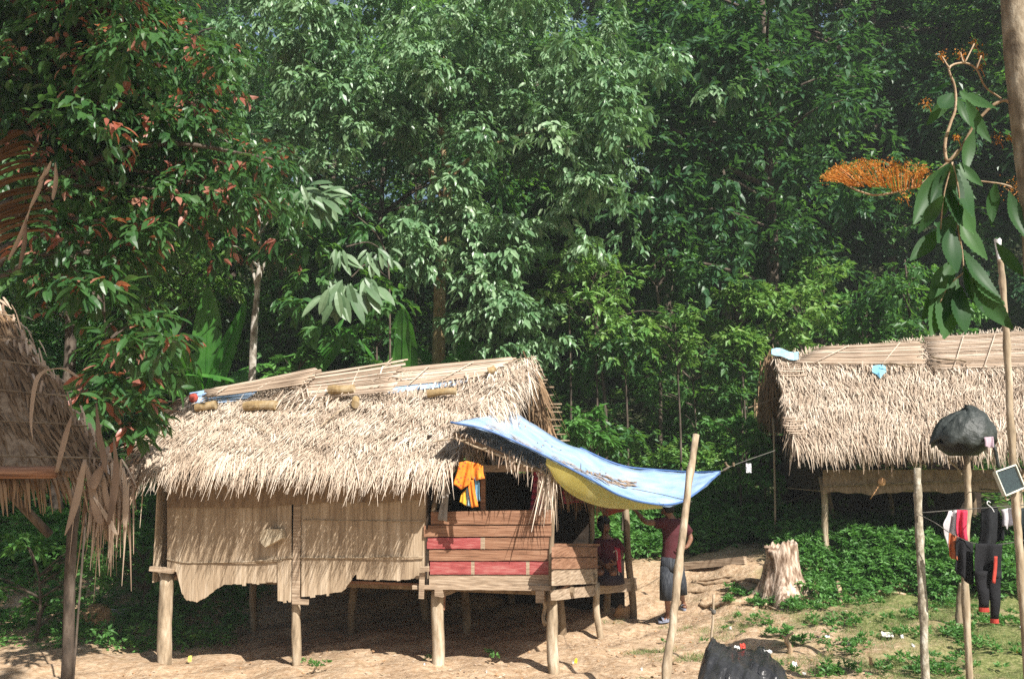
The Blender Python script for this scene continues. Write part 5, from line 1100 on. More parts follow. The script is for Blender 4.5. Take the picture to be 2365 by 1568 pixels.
# clods on the dirt
rng = np.random.default_rng(3); mb = MB()
for _ in range(420):
    x = rng.uniform(-4.5, 3.4); y = rng.uniform(7.2, 12.4); r = rng.uniform(.006, .022); c = Vector((x, y, h(x, y) + r * .4)); vs = [c + Vector(v) * r * rng.uniform(.7, 1.3) for v in ((1, 0, 0), (-1, 0, 0), (0, 1, 0), (0, -1, 0), (0, 0, .8), (0, 0, -.8))]
    mb.add(vs, [(0, 2, 4), (2, 1, 4), (1, 3, 4), (3, 0, 4), (2, 0, 5), (1, 2, 5), (3, 1, 5), (0, 3, 5)])
tag(mb.build('soil_crumbs', M['soil_clod']), kind='stuff')
rng = np.random.default_rng(4); n_ = 5200; x = rng.uniform(-5, 4.5, n_); y = rng.uniform(7, 13, n_); d = rng.normal(0, 1, (n_, 3)); d[:, 2] = rng.normal(0, .12, n_)
kp = (np.sin(x * 1.9) * np.sin(y * 2.3 + 1) > rng.uniform(-.6, 1.2, n_)); x, y, d = x[kp], y[kp], d[kp]
tag(leaves('leaf_litter', 'lo', np.stack([x, y, H(x, y) + .012], 1), d, np.array([0, 0, 1.]) + rng.normal(0, .2, d.shape), rng.uniform(.015, .055, len(x)), M['straw_dark']), kind='stuff')

# ================================================================== CLOTHS
def sheet(name, top, bot, m, parent=None, nx=14, ny=12, fold=.02, ff=6, seed=0, solid=.004, neck=0):
    """hanging cloth between a top and a bottom polyline of points, with vertical folds"""
    T = [Vector(q) for q in top]; B = [Vector(q) for q in bot]
    def ev(L, s):
        s *= len(L) - 1; i = min(int(s), len(L) - 2); return L[i].lerp(L[i + 1], s - i)
    mb = MB(); rws = []
    for j in range(ny + 1):
        v = j / ny; r = []
        for i in range(nx + 1):
            s = i / nx; p = ev(T, s).lerp(ev(B, s), v); f_ = fold * (.35 + .65 * v)
            p = p + Vector((.3 * f_ * math.sin(v * 5 + seed), -f_ * math.sin(s * ff + seed + .8 * v) - .4 * f_ * math.sin(s * ff * 2.3 + seed * 2), .25 * f_ * math.sin(s * 9 + seed) * v)); r.append(p)
        rws.append(r)
    mb.grid(rws); o = mb.build(name, m, parent, smooth=True)
    if solid: s_ = o.modifiers.new('s', 'SOLIDIFY'); s_.thickness = solid
    return o
def q_(l, Yv): return [P(x, y, Yv) for x, y in l]
# sarong on the porch
def patterned():
    m = cloth('orange_print', (.80, .25, .03)); nt = m.node_tree; b = nt.nodes['Principled BSDF']; src = b.inputs['Base Color'].links[0].from_socket
    tc = nt.nodes.new('ShaderNodeTexCoord'); v = nt.nodes.new('ShaderNodeTexVoronoi'); v.inputs['Scale'].default_value = 22; nt.links.new(tc.outputs['Object'], v.inputs[0])
    r = nt.nodes.new('ShaderNodeMapRange'); r.inputs[1].default_value = .22; r.inputs[2].default_value = .26; nt.links.new(v.outputs['Distance'], r.inputs[0])
    mx = nt.nodes.new('ShaderNodeMix'); mx.data_type = 'RGBA'; nt.links.new(r.outputs[0], mx.inputs[0]); mx.inputs[6].default_value = (.55, .08, .05, 1); nt.links.new(src, mx.inputs[7]); nt.links.new(mx.outputs[2], b.inputs['Base Color']); return m
OP = patterned()
sar = empty('sarong', FP(1085, 1170, -.2), 'orange patterned sarong hanging in the porch opening beside the bamboo wall', 'cloth')
FQ = lambda l, v: [FP(x, y, v) for x, y in l]
sheet('cloth_fold', FQ([(1060, 1068), (1078, 1064), (1094, 1068)], -.40), FQ([(1048, 1118), (1066, 1130), (1086, 1120)], -.40), OP, sar, fold=.02, ff=9)
sheet('cloth_fold', FQ([(1080, 1067), (1100, 1068), (1115, 1076)], -.37), FQ([(1082, 1100), (1100, 1110), (1119, 1103)], -.39), OP, sar, fold=.02, ff=7, seed=2)
sheet('cloth_fold', FQ([(1080, 1108), (1094, 1108)], -.39), FQ([(1088, 1172), (1104, 1169)], -.39), cloth('orange', (.75, .22, .03)), sar, fold=.012, ff=6, seed=3)
sheet('cloth_fold', FQ([(1096, 1102), (1106, 1102)], -.37), FQ([(1100, 1160), (1109, 1156)], -.37), cloth('steel_blue', (.13, .26, .36)), sar, fold=.012, ff=6, seed=1)['label'] = 'blue striped hem'
sheet('cloth_fold', FQ([(1077, 1125), (1086, 1125)], -.36), FQ([(1077, 1168), (1087, 1169)], -.36), cloth('blue_white', (.30, .42, .50)), sar, fold=.012, ff=6, seed=4)
sheet('cloth_fold', FQ([(1066, 1140), (1077, 1130)], -.35), FQ([(1061, 1158), (1077, 1168)], -.35), cloth('yellow_cloth', (.75, .42, .05)), sar, fold=.01, ff=5, seed=4)
mb = MB(); mb.tube([FP(1093, 1012, -.36), FP(1093, 1068, -.38)], .004, 5); mb.build('cord', M['rope'], sar)
sheet('rag', FQ([(1030, 1108), (1040, 1110)], -.12), FQ([(1010, 1200), (1032, 1204)], -.14), cloth('grey_rag', (.27, .25, .23)), fold=.014, ff=7, seed=2)
tag(bpy.data.objects['rag.001'] if 'rag.001' in bpy.data.objects else bpy.data.objects['rag'], 'grey rag hanging at the left side of the porch opening', 'rag')
def stripes():
    m = cloth('striped_curtain', (.42, .05, .10)); nt = m.node_tree; b = nt.nodes['Principled BSDF']; src = b.inputs['Base Color'].links[0].from_socket
    tc = nt.nodes.new('ShaderNodeTexCoord'); v = nt.nodes.new('ShaderNodeTexWave'); v.bands_direction = 'Z'; v.inputs['Scale'].default_value = 5; nt.links.new(tc.outputs['Object'], v.inputs[0])
    mx = nt.nodes.new('ShaderNodeMix'); mx.data_type = 'RGBA'; nt.links.new(v.outputs[0], mx.inputs[0]); mx.inputs[6].default_value = (.16, .03, .06, 1); nt.links.new(src, mx.inputs[7]); nt.links.new(mx.outputs[2], b.inputs['Base Color']); return m
ST = stripes()
tag(sheet('curtain', FQ([(1232, 1085), (1262, 1085)], .25), FQ([(1226, 1180), (1256, 1180)], .25), ST, fold=.03, ff=9), 'red and dark striped curtain at the right end of the porch opening', 'curtain')
tag(sheet('curtain', [SP(1300, 1130, .1), SP(1345, 1135, .1)], [SP(1300, 1162, .1), SP(1345, 1160, .1)], ST, fold=.03, ff=9, seed=3), 'short red striped cloth under the thatch at the side of the porch', 'curtain')
tag(sheet('red_cloth', q_([(1372, 1140), (1405, 1150), (1448, 1172)], 12.2), q_([(1378, 1168), (1398, 1192), (1440, 1182)], 12.3), cloth('brick_red_cloth', (.30, .07, .05)), fold=.03, ff=5), 'brick red cloth sagging under the yellow side of the tarp', 'cloth')
mb = MB(); cs = [(868, 520), (865, 442), (892, 420), (1012, 418), (1030, 488), (905, 556)]; f1 = [FP(340 + a * .3012, 1095.6 + b * .3012, -.17) for a, b in cs]; f0 = [p + Vv * .10 for p in f1]; k = len(cs)
mb.add(f1 + f0, [tuple(range(k))[::-1], tuple(range(k, 2 * k))] + [(i, (i + 1) % k, k + (i + 1) % k, k + i) for i in range(k)]); mb.add([FP(340 + a * .3012, 1095.6 + b * .3012, -.176) for a, b in ((868, 520), (880, 500), (1000, 470), (1031, 488), (905, 556))], [(0, 1, 2, 3, 4)])
tag(mb.build('cardboard_box', cloth('pale_board', (.50, .42, .30))), 'small crumpled pale cardboard box fixed to the bamboo wall', 'box')
# clothes lines
def line(pts, lab, sag=0.0, r=.004):
    mb = MB(); mb.tube(curve([P(*q) for q in pts], 6), r, 5); return tag(mb.build('clothesline', M['rope']), lab, 'rope', 'ropes strung between the posts on the right')
line([(2122, 1184, 8.08), (2200, 1178, 8.1), (2280, 1172, 8.1), (2420, 1162, 8.1)], 'upper clothesline running right from the lichen post with white and pink clothes')
line([(2123, 1188, 8.06), (2160, 1207, 7.9), (2198, 1232, 7.8), (2250, 1254, 7.7), (2313, 1256, 7.7), (2430, 1235, 7.6)], 'lower sagging clothesline with the black trousers')
line([(2236, 1136, 8.8), (2300, 1137, 8), (2345, 1134, 7.2)], 'short rope from the basin post to the bamboo pole')
line([(1900, 1128, 13.3), (1845, 1150, 13.8), (1788, 1165, 14.4)], 'thin cord from the right hut post to the very thin pole')
def garment(name, label, top, bot, Yv, c, fold=.03, ff=7, seed=0, cat='cloth', extra=None):
    t = empty(name, P((bot[0][0] + bot[-1][0]) / 2, max(b[1] for b in bot), Yv), label, cat, 'laundry on the clotheslines')
    sheet('fabric', q_(top, Yv), q_(bot, Yv), cloth(name + str(seed), c), t, fold=fold, ff=ff, seed=seed); return t
garment('shirt', 'white and grey shirt hanging on the upper clothesline', [(2188, 1180), (2210, 1177)], [(2174, 1215), (2196, 1268), (2212, 1228)], 8.1, (.50, .47, .48), fold=.03, seed=1, cat='shirt')
garment('shirt', 'bright pink red shirt hanging beside the white one', [(2208, 1177), (2232, 1178)], [(2210, 1244), (2221, 1250), (2233, 1246)], 8.06, (.55, .04, .08), seed=2, cat='shirt')
garment('towel', 'orange towel on the lower clothesline nearest the lichen post', [(2192, 1230), (2212, 1238)], [(2193, 1284), (2212, 1302)], 7.8, (.40, .12, .05), seed=3, cat='towel')
garment('shorts', 'black shorts on the lower clothesline right of the orange towel', [(2210, 1240), (2250, 1256)], [(2206, 1314), (2222, 1340), (2252, 1352)], 7.75, (.012, .012, .014), seed=4, cat='shorts')
garment('shirt', 'black shirt hanging on a wire hanger above the trousers', [(2270, 1172), (2300, 1168), (2312, 1182)], [(2262, 1262), (2290, 1262), (2318, 1250)], 8.12, (.015, .016, .018), seed=5, cat='shirt', fold=.04)
garment('cloth', 'pale grey cloth bunched on the upper clothesline near the panel', [(2312, 1176), (2336, 1172)], [(2316, 1214), (2330, 1222), (2342, 1212)], 8.1, (.42, .40, .42), seed=6)
garment('trousers', 'dark trousers hanging at the right edge on the upper clothesline', [(2342, 1176), (2380, 1170)], [(2342, 1268), (2380, 1275)], 8.1, (.02, .028, .03), seed=7, cat='trousers')
tr_ = garment('trousers', 'long black trousers with a red stripe and cuffs on the lower clothesline', [(2250, 1254), (2312, 1256)], [(2250, 1330), (2312, 1335)], 7.68, (.012, .012, .014), seed=8, cat='trousers')
BLK = cloth('black_cloth', (.012, .012, .014)); RED = cloth('red_stripe', (.38, .05, .035))
for tx0, tx1, bx0, bx1, by in ((2250, 2282, 2262, 2284, 1402), (2280, 2314, 2289, 2306, 1428)):
    mb = MB(); rg = []
    for i in range(9):
        s = i / 8; a = P(tx0 + (bx0 - tx0) * s, 1318 + (by - 1318) * s, 7.68); b_ = P(tx1 + (bx1 - tx1) * s, 1318 + (by - 1318) * s, 7.68); rg.append(((a + b_) / 2 + Vector((0, .01 * math.sin(s * 7), 0)), (b_ - a) / 2, Vector((0, .03, 0))))
    mb.loft(rg, 14); mb.build('trouser_leg', BLK, tr_, smooth=True)
    mb = MB(); c, a, b_ = rg[-1]; mb.loft([(c, a * 1.04, b_ * 1.05), (c - Vector((0, 0, .035)), a * 1.1, b_ * 1.1)], 14); mb.build('cuff', RED, tr_)
sheet('stripe', q_([(2296, 1284), (2303, 1284)], 7.63), q_([(2291, 1345), (2300, 1348)], 7.63), RED, tr_, fold=.01, ff=3)
mb = MB(); mb.tube(curve([P(2288, 1160, 8.1), P(2282, 1157, 8.1), P(2280, 1163, 8.1), P(2290, 1172, 8.1), P(2296, 1182, 8.1)], 5), .004, 5); tag(mb.build('hanger', cloth('white_wire', (.7, .7, .7))), 'white wire hanger hooked on the upper clothesline', 'hanger')
# basin with jacket on its post
c = P(2222, 1030, 8.55); mb = MB(); mb.loft([(c + Vector((0, 0, z)), Vector((r, 0, 0)), Vector((0, r, 0))) for z, r in ((-.09, .10), (-.085, .13), (-.03, .20), (.02, .225), (.03, .235), (.028, .215), (-.02, .18), (-.07, .09))], 28)
o = mb.build('basin', cloth('black_basin', (.015, .015, .017), rough=.45), smooth=True); tag(o, 'round black basin held up on the post above the laundry', 'basin')
rw = []
for i in range(11):
    t_ = i / 10; rr_ = []
    for j in range(30):
        th = 2 * math.pi * j / 30; r = .235 * math.sin(t_ * math.pi / 2) ** .9 * (1 + .16 * t_ * abs(math.sin(th * 3.5 + 2 + t_)) - .10 * abs(math.sin(th * 6 + t_ * 3))); z = .005 * t_ + .29 * math.cos(t_ * math.pi / 2) ** .8 * (1 + .12 * math.cos(th)) + .035 - .045 * t_ * abs(math.sin(th * 4 + t_ * 4 + 1)) + .02 * math.sin(th * 9 + t_ * 7)
        if t_ > .7: z -= .025 * (math.sin(th * 3 + 1) + .1) * (t_ - .7) / .3
        rr_.append(c + Vector((r * math.cos(th) * 1.12 + .05 * (1 - t_), r * math.sin(th), z + .01)))
    rw.append(rr_)
mb = MB(); mb.grid(rw, closed=True); sv_ = c + Vector((.12, -.2, .10)); mb.tube(curve([sv_, sv_ + Vector((.06, -.03, -.12)), sv_ + Vector((.09, -.02, -.30))], 5), [.016, .014, .012, .011, .010, .010, .009, .009, .008, .008, .007], 6, wob=.2); o = mb.build('jacket', mat('dark_jacket', [(.022, .026, .024), (.04, .046, .042), (.07, .078, .072)], 9, rough=.5, bump=1.0, bscale=16), smooth=True); s_ = o.modifiers.new('s', 'SOLIDIFY'); s_.thickness = .008; tag(o, 'dark grey jacket draped over the round black basin', 'jacket')
tag(sheet('cloth', q_([(2272, 1010), (2294, 1008)], 8.28), q_([(2275, 1032), (2295, 1034)], 8.26), cloth('mauve', (.40, .30, .34)), fold=.015), 'small mauve cloth tucked under the dark jacket', 'cloth')
mb = MB(); mb.tube(wob_path(P(2190, 1056, 8.6), P(2220, 1096, 8.7), 5, .01), .007, 6); mb.tube([P(2193, 1060, 8.6), P(2208, 1058, 8.6)], .007, 6); tag(mb.build('stick', M['pole']), 'bent stick dangling below the round black basin', 'stick')
# small panel on the bamboo pole
pn = empty('solar_panel', P(2325, 1147, 7.12), 'small tilted dark panel with a pale frame fixed to the tall bamboo pole', 'panel')
cn = [P(2297, 1090, 7.05), P(2343, 1074, 7.15), P(2364, 1126, 7.12), P(2320, 1145, 7.02)]; nn_ = (cn[1] - cn[0]).cross(cn[3] - cn[0]).normalized(); nn_ = nn_ if nn_.y < 0 else -nn_
mb = MB(); mb.box8([p - nn_ * .012 for p in cn] + [p for p in cn]); pm = mat('panel_cells', [(.012, .018, .022), (.03, .05, .05)], 60, rough=.55, bump=0, spec=.3); mb.build('cell_face', pm, pn)
mb = MB()
for i in range(4): a, b_ = cn[i], cn[(i + 1) % 4]; mb.bar(a, b_, .030, .011, up=nn_)
mb.build('panel_frame', cloth('pale_frame', (.50, .50, .42), rough=.5), pn)
mb = MB(); mb.tube(curve([P(2322, 1146, 7.04), P(2326, 1154, 7.1), P(2345, 1140, 7.2)], 4), .006, 6); mb.build('bracket', M['pole'], pn)
mb = MB(); a = P(2306, 578, 7.2); rw = []
for i in range(6): rw.append([a + Vector((.03 * math.cos(j * .7) * (1 - i * .12), .025 * math.sin(j * .7) * (1 - i * .1), .09 - .035 * i + .008 * math.sin(j * 3 + i))) for j in range(9)])
mb.grid(rw, closed=True); tag(mb.build('plastic_cup', cloth('white_plastic', (.75, .75, .76), rough=.4), smooth=True), 'white plastic cup stuck on the tip of the tall bamboo pole', 'cup')
# ladle hanging under the right hut eave
mb = MB(); mb.tube([P(2010, 1152, 12.9), P(2033, 1117, 12.9)], .008, 6); c = P(2036, 1112, 12.9); mb.loft([(c + Vector((0, -.02 + z, 0)), Vector((r, 0, 0)), Vector((0, 0, r))) for z, r in ((0, .055), (.01, .06), (.05, .04), (.06, .01))], 12)
tag(mb.build('ladle', cloth('coconut', (.50, .28, .14)), smooth=True), 'small coconut ladle hanging in front of the right hut wall', 'ladle')

# ================================================================== PEOPLE
def skin_body(name, J, bones, root, m, parent):
    names = list(J); me = bpy.data.meshes.new(name); off = root_loc(parent)
    me.from_pydata([tuple(J[n][0] - off) for n in names], [(names.index(a), names.index(b)) for a, b in bones], [])
    o = bpy.data.objects.new(name, me); COL.objects.link(o); o.parent = parent; md = o.modifiers.new('skin', 'SKIN'); md.use_smooth_shade = True; md.branch_smoothing = .6
    sv = me.skin_vertices[0].data
    for i, n in enumerate(names):
        r = J[n][1]; sv[i].radius = r if isinstance(r, tuple) else (r, r); sv[i].use_root = (n == root)
    sb = o.modifiers.new('sub', 'SUBSURF'); sb.levels = 2; sb.render_levels = 2; me.materials.append(m); return o
def hand(J, B, wrist, pw, d, side, curl=.5, s=1.0, pre='l'):
    """five fingers rooted in a palm; d = hand direction, side = thumb side"""
    d = d.normalized(); side = side.normalized(); nrm = d.cross(side).normalized(); palm = pw + d * .045 * s; J[pre + 'palm'] = (palm, (.030 * s, .018 * s)); B.append((wrist, pre + 'palm')); kn = pw + d * .085 * s
    for i, (off, L) in enumerate(((.030, .066), (.011, .075), (-.010, .070), (-.029, .054))):
        a = kn + side * off * s; b_ = a + (d + nrm * curl * .5).normalized() * L * .55 * s; c = b_ + (d * (1 - curl) + nrm * curl * 1.3).normalized() * L * .5 * s
        for k, (p, r) in enumerate(((a, .0105), (b_, .009), (c, .007))): J[f'{pre}f{i}{k}'] = (p, r * s)
        B += [(pre + 'palm', f'{pre}f{i}0'), (f'{pre}f{i}0', f'{pre}f{i}1'), (f'{pre}f{i}1', f'{pre}f{i}2')]
    a = palm + side * .034 * s - d * .015 * s; b_ = a + (side + d * .7).normalized() * .032 * s; c = b_ + (d + side * .2).normalized() * .026 * s
    J[pre + 't0'] = (a, .013 * s); J[pre + 't1'] = (b_, .010 * s); J[pre + 't2'] = (c, .008 * s); B += [(pre + 'palm', pre + 't0'), (pre + 't0', pre + 't1'), (pre + 't1', pre + 't2')]
def head(parent, c, r, face, m_hair, hair_rings, upv=Vector((0, 0, 1))):
    """hair cap with an uneven lower edge"""
    f = face.normalized(); sd = f.cross(upv).normalized(); mb = MB(); rw = []
    for i in range(9):
        row = []
        for j in range(20):
            th = 2 * math.pi * j / 20; lim = hair_rings(math.cos(th)); ph = lim * i / 8; rr_ = r * (1.10 + .03 * math.sin(j * 4.1 + i))
            row.append(c + (f * math.cos(th) + sd * math.sin(th)) * rr_ * math.sin(ph) + upv * rr_ * 1.14 * math.cos(ph) - f * r * .06)
        rw.append(row)
    mb.grid(rw, closed=True); o = mb.build('hair', m_hair, parent, smooth=True); s_ = o.modifiers.new('s', 'SOLIDIFY'); s_.thickness = .012; s_.offset = -1; return o
Ym = 12.0
gl = G(1538, 1436); gr = G(1573, 1408)
man = empty('person', gl, 'person in maroon shirt and long dark shorts standing with one arm up to the tarp', 'person')
V = Vector
hd = P(1541, 1178, Ym); fdir = V((-.85, .25, -.12)).normalized()
J = {}; B = []
J['pelvis'] = (P(1551, 1288, Ym), (.115, .085)); J['belly'] = (P(1553, 1262, Ym), (.108, .08)); J['chest'] = (P(1553, 1225, Ym), (.125, .085)); J['neckbase'] = (P(1553, 1202, Ym), (.075, .06)); J['neck'] = (P(1549, 1193, Ym), .047)
J['skull'] = (hd + V((0, 0, -.015)), (.066, .076)); J['crown'] = (hd + V((.01, 0, .05)), (.062, .070)); J['jaw'] = (hd + fdir * .035 + V((0, 0, -.065)), .042); J['nose'] = (hd + fdir * .088 + V((0, 0, -.022)), .011)
B += [('pelvis', 'belly'), ('belly', 'chest'), ('chest', 'neckbase'), ('neckbase', 'neck'), ('neck', 'skull'), ('skull', 'crown'), ('skull', 'jaw'), ('skull', 'nose')]
sideh = fdir.cross(V((0, 0, 1))).normalized()
for s, n in ((1, 'earl'), (-1, 'earr')): J[n] = (hd + sideh * s * .074 + V((0, 0, -.025)), .014); B.append(('skull', n))
J['shl'] = (P(1531, 1206, Ym - .03), .055); J['ell'] = (P(1491, 1206, Ym - .05), .038); J['wrl'] = (P(1469, 1180, Ym + .05), .026)
J['shr'] = (P(1577, 1207, Ym + .03), .055); J['elr'] = (P(1596, 1243, Ym + .02), .037); J['wrr'] = (P(1587, 1263, Ym - .13), .026)
B += [('neckbase', 'shl'), ('shl', 'ell'), ('ell', 'wrl'), ('neckbase', 'shr'), ('shr', 'elr'), ('elr', 'wrr')]
hand(J, B, 'wrl', J['wrl'][0], V((-.35, .1, .9)), V((-.7, -.3, -.2)), .55, 1.0, 'l'); hand(J, B, 'wrr', J['wrr'][0], V((-.8, -.2, -.3)), V((0, -.5, .8)), .5, 1.0, 'r')
J['hil'] = (P(1541, 1300, Ym), .08); J['knl'] = (P(1541, 1360, Ym - .05), .055); J['anl'] = (gl + V((.035, .02, .09)), .034); J['tol'] = (gl + V((-.07, -.09, .03)), (.038, .026)); J['hel'] = (gl + V((.045, .05, .035)), .03)
J['hir'] = (P(1563, 1300, Ym + .05), .08); J['knr'] = (P(1569, 1355, Ym + .12), .055); J['anr'] = (gr + V((.03, .0, .10)), .034); J['tor'] = (gr + V((.03, -.14, .03)), (.038, .026)); J['her'] = (gr + V((.03, .04, .04)), .03)
for s in 'lr': B += [('pelvis', 'hi' + s), ('hi' + s, 'kn' + s), ('kn' + s, 'an' + s), ('an' + s, 'to' + s), ('an' + s, 'he' + s)]
skin_body('body', J, B, 'pelvis', M['skin'], man)
head(man, hd + V((.006, 0, .012)), .080, fdir, M['hair'], lambda cx: math.radians(62 if cx > .4 else 118 - 40 * max(0, cx)))
mb = MB(); 
for s in (1, -1): e = hd + fdir * .072 + sideh * s * .03 + V((0, 0, -.005)); mb.loft([(e, sideh * .010, V((0, 0, .005))), (e + fdir * .006, sideh * .007, V((0, 0, .003)))], 8)
mb.build('eyes', M['hair'], man); mb = MB(); e = hd + fdir * .074 + V((0, 0, -.055)); mb.loft([(e, sideh * .02, V((0, 0, .006))), (e + fdir * .008, sideh * .014, V((0, 0, .003)))], 8); mb.build('mouth', cloth('lips', (.16, .05, .04)), man)
SH = cloth('maroon_shirt', (.075, .020, .024)); mb = MB(); rg = []
for px, py, rx, ry in ((1553, 1292, .135, .105), (1553, 1284, .137, .108), (1554, 1262, .128, .102), (1555, 1240, .135, .105), (1555, 1222, .148, .105), (1554, 1208, .150, .095), (1553, 1202, .115, .085), (1552, 1197, .062, .06)):
    rg.append((P(px, py, Ym), V((rx, .03, 0)), V((-.03, ry, 0))))
mb.loft(rg, 28, cap=False)
for a, b_, r0, r1 in ((P(1538, 1207, Ym - .02), P(1512, 1208, Ym - .04), .070, .060), (P(1572, 1208, Ym + .02), P(1591, 1232, Ym + .03), .070, .062)):
    d, s1, s2 = frame(b_ - a); mb.loft([(a - d * .05, s1 * r0 * .8, s2 * r0 * .8), (a, s1 * r0, s2 * r0), (b_, s1 * r1, s2 * r1)], 18, cap=False)
o = mb.build('shirt', SH, man, smooth=True); s_ = o.modifiers.new('s', 'SOLIDIFY'); s_.thickness = .006
TR = mat('dark_striped_shorts', [(.012, .014, .018), (.03, .034, .042), (.08, .085, .095)], 14, (6, 6, .12), .85, .4)
mb = MB(); mb.loft([(P(1552, 1285, Ym), V((.133, .03, 0)), V((-.03, .10, 0))), (P(1552, 1303, Ym), V((.142, .03, 0)), V((-.03, .105, 0))), (P(1552, 1318, Ym), V((.140, .03, 0)), V((-.03, .10, 0)))], 26, cap=False)
for a, b_, c in ((P(1541, 1306, Ym), P(1540, 1350, Ym - .04), P(1539, 1385, Ym - .05)), (P(1563, 1306, Ym + .05), P(1569, 1345, Ym + .11), P(1572, 1372, Ym + .14))):
    mb.loft([(a, V((.085, 0, 0)), V((0, .095, 0))), (b_, V((.088, 0, 0)), V((0, .092, 0))), (c, V((.080, 0, 0)), V((0, .085, 0)))], 22, cap=False)
o = mb.build('shorts', TR, man, smooth=True); s_ = o.modifiers.new('s', 'SOLIDIFY'); s_.thickness = .006
for gp, d in ((gl, V((-.75, -.66, 0))), (gr, V((.05, -1, 0)))):
    d.normalize(); sd = d.cross(V((0, 0, 1))); mb = MB(); c = gp + d * .04 + V((0.01, 0, .012)); rg = [[c + d * (.125 * math.cos(t_ * .3142)) + sd * (.045 * math.sin(t_ * .3142)) + V((0, 0, z)) for t_ in range(20)] for z in (-.012, .012)]
    mb.grid(rg, closed=True); b0 = len(mb.v) - 20; mb.f += [list(range(b0, b0 + 20))]; mb.m += [0]
    mb.grid([[c + d * (.05 + .045 * u) + sd * (.046 * math.cos(t_ * math.pi / 8)) + V((0, 0, .01 + .055 * math.sin(t_ * math.pi / 8))) for t_ in range(9)] for u in (-1, 0, 1)])
    o = mb.build('sandal', cloth('slate_sandal', (.20, .22, .28), rough=.6), man)
# seated person on the platform
Yw = 12.1; base = P(1400, 1342, Yw)
wo = empty('person', base, 'person with black hair in a dark red top sitting in the shade on the platform', 'person')
hd = P(1396, 1212, Yw); fdir = V((.75, -.55, -.15)).normalized(); J = {}; B = []
zf_ = base.z
J['pelvis'] = (P(1398, 1328, Yw), (.12, .10)); J['belly'] = (P(1399, 1295, Yw), .105); J['chest'] = (P(1400, 1262, Yw), (.12, .09)); J['neckbase'] = (P(1399, 1243, Yw), .065); J['neck'] = (P(1398, 1233, Yw), .042); J['skull'] = (hd + V((0, 0, -.02)), .072); J['crown'] = (hd + V((0, 0, .05)), .066); J['jaw'] = (hd + fdir * .03 + V((0, 0, -.07)), .04); J['nose'] = (hd + fdir * .088 + V((0, 0, -.025)), .011)
B += [('pelvis', 'belly'), ('belly', 'chest'), ('chest', 'neckbase'), ('neckbase', 'neck'), ('neck', 'skull'), ('skull', 'crown'), ('skull', 'jaw'), ('skull', 'nose')]
J['shl'] = (P(1379, 1252, Yw), .05); J['ell'] = (P(1376, 1292, Yw - .1), .036); J['wrl'] = (P(1398, 1306, Yw - .28), .024); J['shr'] = (P(1424, 1252, Yw), .05); J['elr'] = (P(1437, 1282, Yw - .08), .036); J['wrr'] = (P(1420, 1300, Yw - .28), .024)
B += [('neckbase', 'shl'), ('shl', 'ell'), ('ell', 'wrl'), ('neckbase', 'shr'), ('shr', 'elr'), ('elr', 'wrr')]
hand(J, B, 'wrl', J['wrl'][0], V((.8, -.3, -.3)), V((0, -.3, .8)), .5, .95, 'l'); hand(J, B, 'wrr', J['wrr'][0], V((-.8, -.3, -.3)), V((0, -.3, .8)), .5, .95, 'r')
for s, x in (('l', 1390), ('r', 1412)):
    J['kn' + s] = (P(x + (6 if s == 'r' else -8), 1322, Yw - .38), .062); J['an' + s] = (P(x + 4, 1338, Yw - .16), .035); J['to' + s] = (P(x + (22 if s == 'l' else -14), 1342, Yw - .30), .028); B += [('pelvis', 'kn' + s), ('kn' + s, 'an' + s), ('an' + s, 'to' + s)]
skin_body('body', J, B, 'pelvis', M['skin'], wo); head(wo, hd + V((0, 0, .01)), .090, fdir, M['hair'], lambda cx: math.radians(64 if cx > .45 else 165 - 60 * max(0, cx)))
sd_ = fdir.cross(V((0, 0, 1))).normalized(); mb = MB()
for s in (1, -1): e = hd + fdir * .072 + sd_ * s * .03; mb.loft([(e, sd_ * .010, V((0, 0, .005))), (e + fdir * .006, sd_ * .007, V((0, 0, .003)))], 8)
mb.build('eyes', M['hair'], wo)
RT = cloth('dark_red_top', (.09, .02, .028)); mb = MB(); mb.loft([(P(x, y, Yw), V((a, 0, 0)), V((0, b_, 0))) for x, y, a, b_ in ((1399, 1325, .15, .13), (1399, 1300, .14, .12), (1400, 1272, .145, .11), (1401, 1252, .15, .10), (1400, 1244, .09, .08))], 24, cap=False)
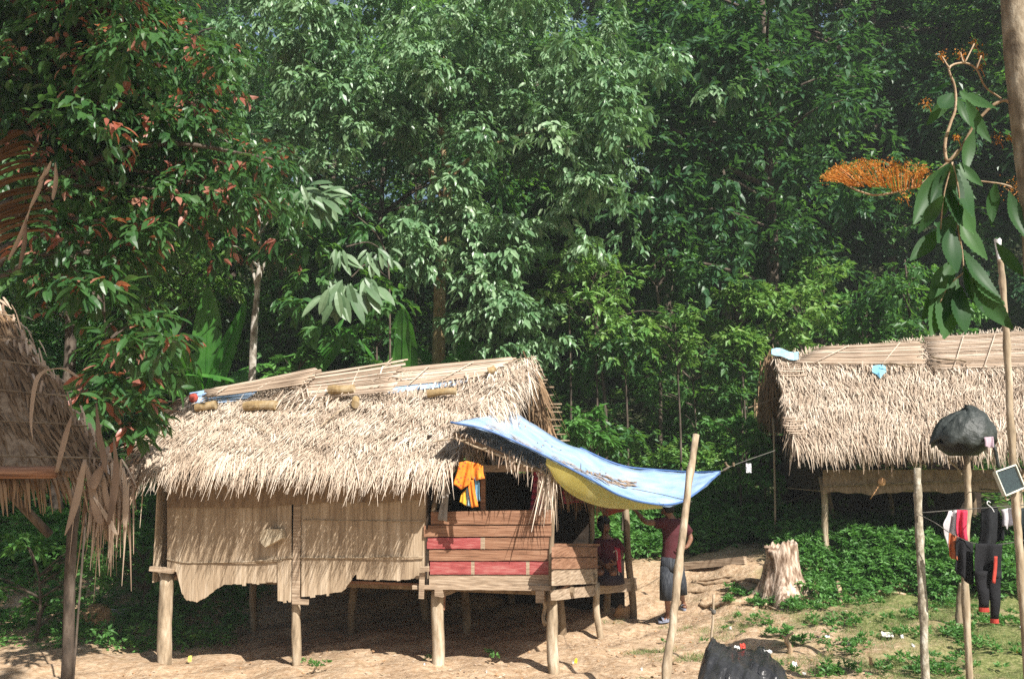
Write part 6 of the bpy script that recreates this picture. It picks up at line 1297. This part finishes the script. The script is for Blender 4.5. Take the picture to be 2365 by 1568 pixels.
for a, b_ in ((P(1382, 1253, Yw), P(1376, 1284, Yw - .08)), (P(1422, 1253, Yw), P(1435, 1276, Yw - .06))):
    d, s1, s2 = frame(b_ - a); mb.loft([(a - d * .04, s1 * .055, s2 * .055), (a, s1 * .066, s2 * .066), (b_, s1 * .06, s2 * .06)], 16, cap=False)
o = mb.build('blouse', RT, wo, smooth=True); s_ = o.modifiers.new('s', 'SOLIDIFY'); s_.thickness = .006
mb = MB(); mb.loft([(P(1400, 1345, Yw - .12), V((.24, 0, 0)), V((0, .30, 0))), (P(1400, 1330, Yw - .14), V((.22, 0, 0)), V((0, .28, 0))), (P(1400, 1314, Yw - .10), V((.17, 0, 0)), V((0, .22, 0))), (P(1399, 1304, Yw), V((.13, 0, 0)), V((0, .11, 0)))], 26); mb.build('skirt', cloth('dark_sarong', (.03, .022, .028)), wo, smooth=True)
tag(sheet('shawl', q_([(1418, 1262), (1432, 1266)], Yw - .32), q_([(1428, 1318), (1436, 1322)], Yw - .40), cloth('crimson', (.38, .03, .05)), fold=.012, ff=4), 'narrow crimson shawl hanging before the seated person', 'shawl')
mb = MB(); mb.tube(curve([P(1416, 1275, Yw - .36), P(1424, 1272, Yw - .36), P(1426, 1300, Yw - .38), P(1430, 1328, Yw - .4)], 5), .005, 5); tag(mb.build('cord', cloth('pale_cord', (.55, .5, .42))), 'pale cord dangling beside the crimson shawl', 'cord')

# ================================================================== HAZE
hz = MB(); hz.box8([(-51, -9, -2), (51, -9, -2), (51, 77, -2), (-51, 77, -2), (-51, -9, 50), (51, -9, 50), (51, 77, 50), (-51, 77, 50)])
hm = bpy.data.materials.new('haze_air'); hm.use_nodes = True; hn = hm.node_tree; hn.nodes.remove(hn.nodes['Principled BSDF'])
pv = hn.nodes.new('ShaderNodeVolumePrincipled'); pv.inputs['Color'].default_value = (.86, .93, .92, 1); pv.inputs['Density'].default_value = .0012
hn.links.new(pv.outputs[0], hn.nodes['Material Output'].inputs['Volume'])
tag(hz.build('haze', hm), kind='stuff')
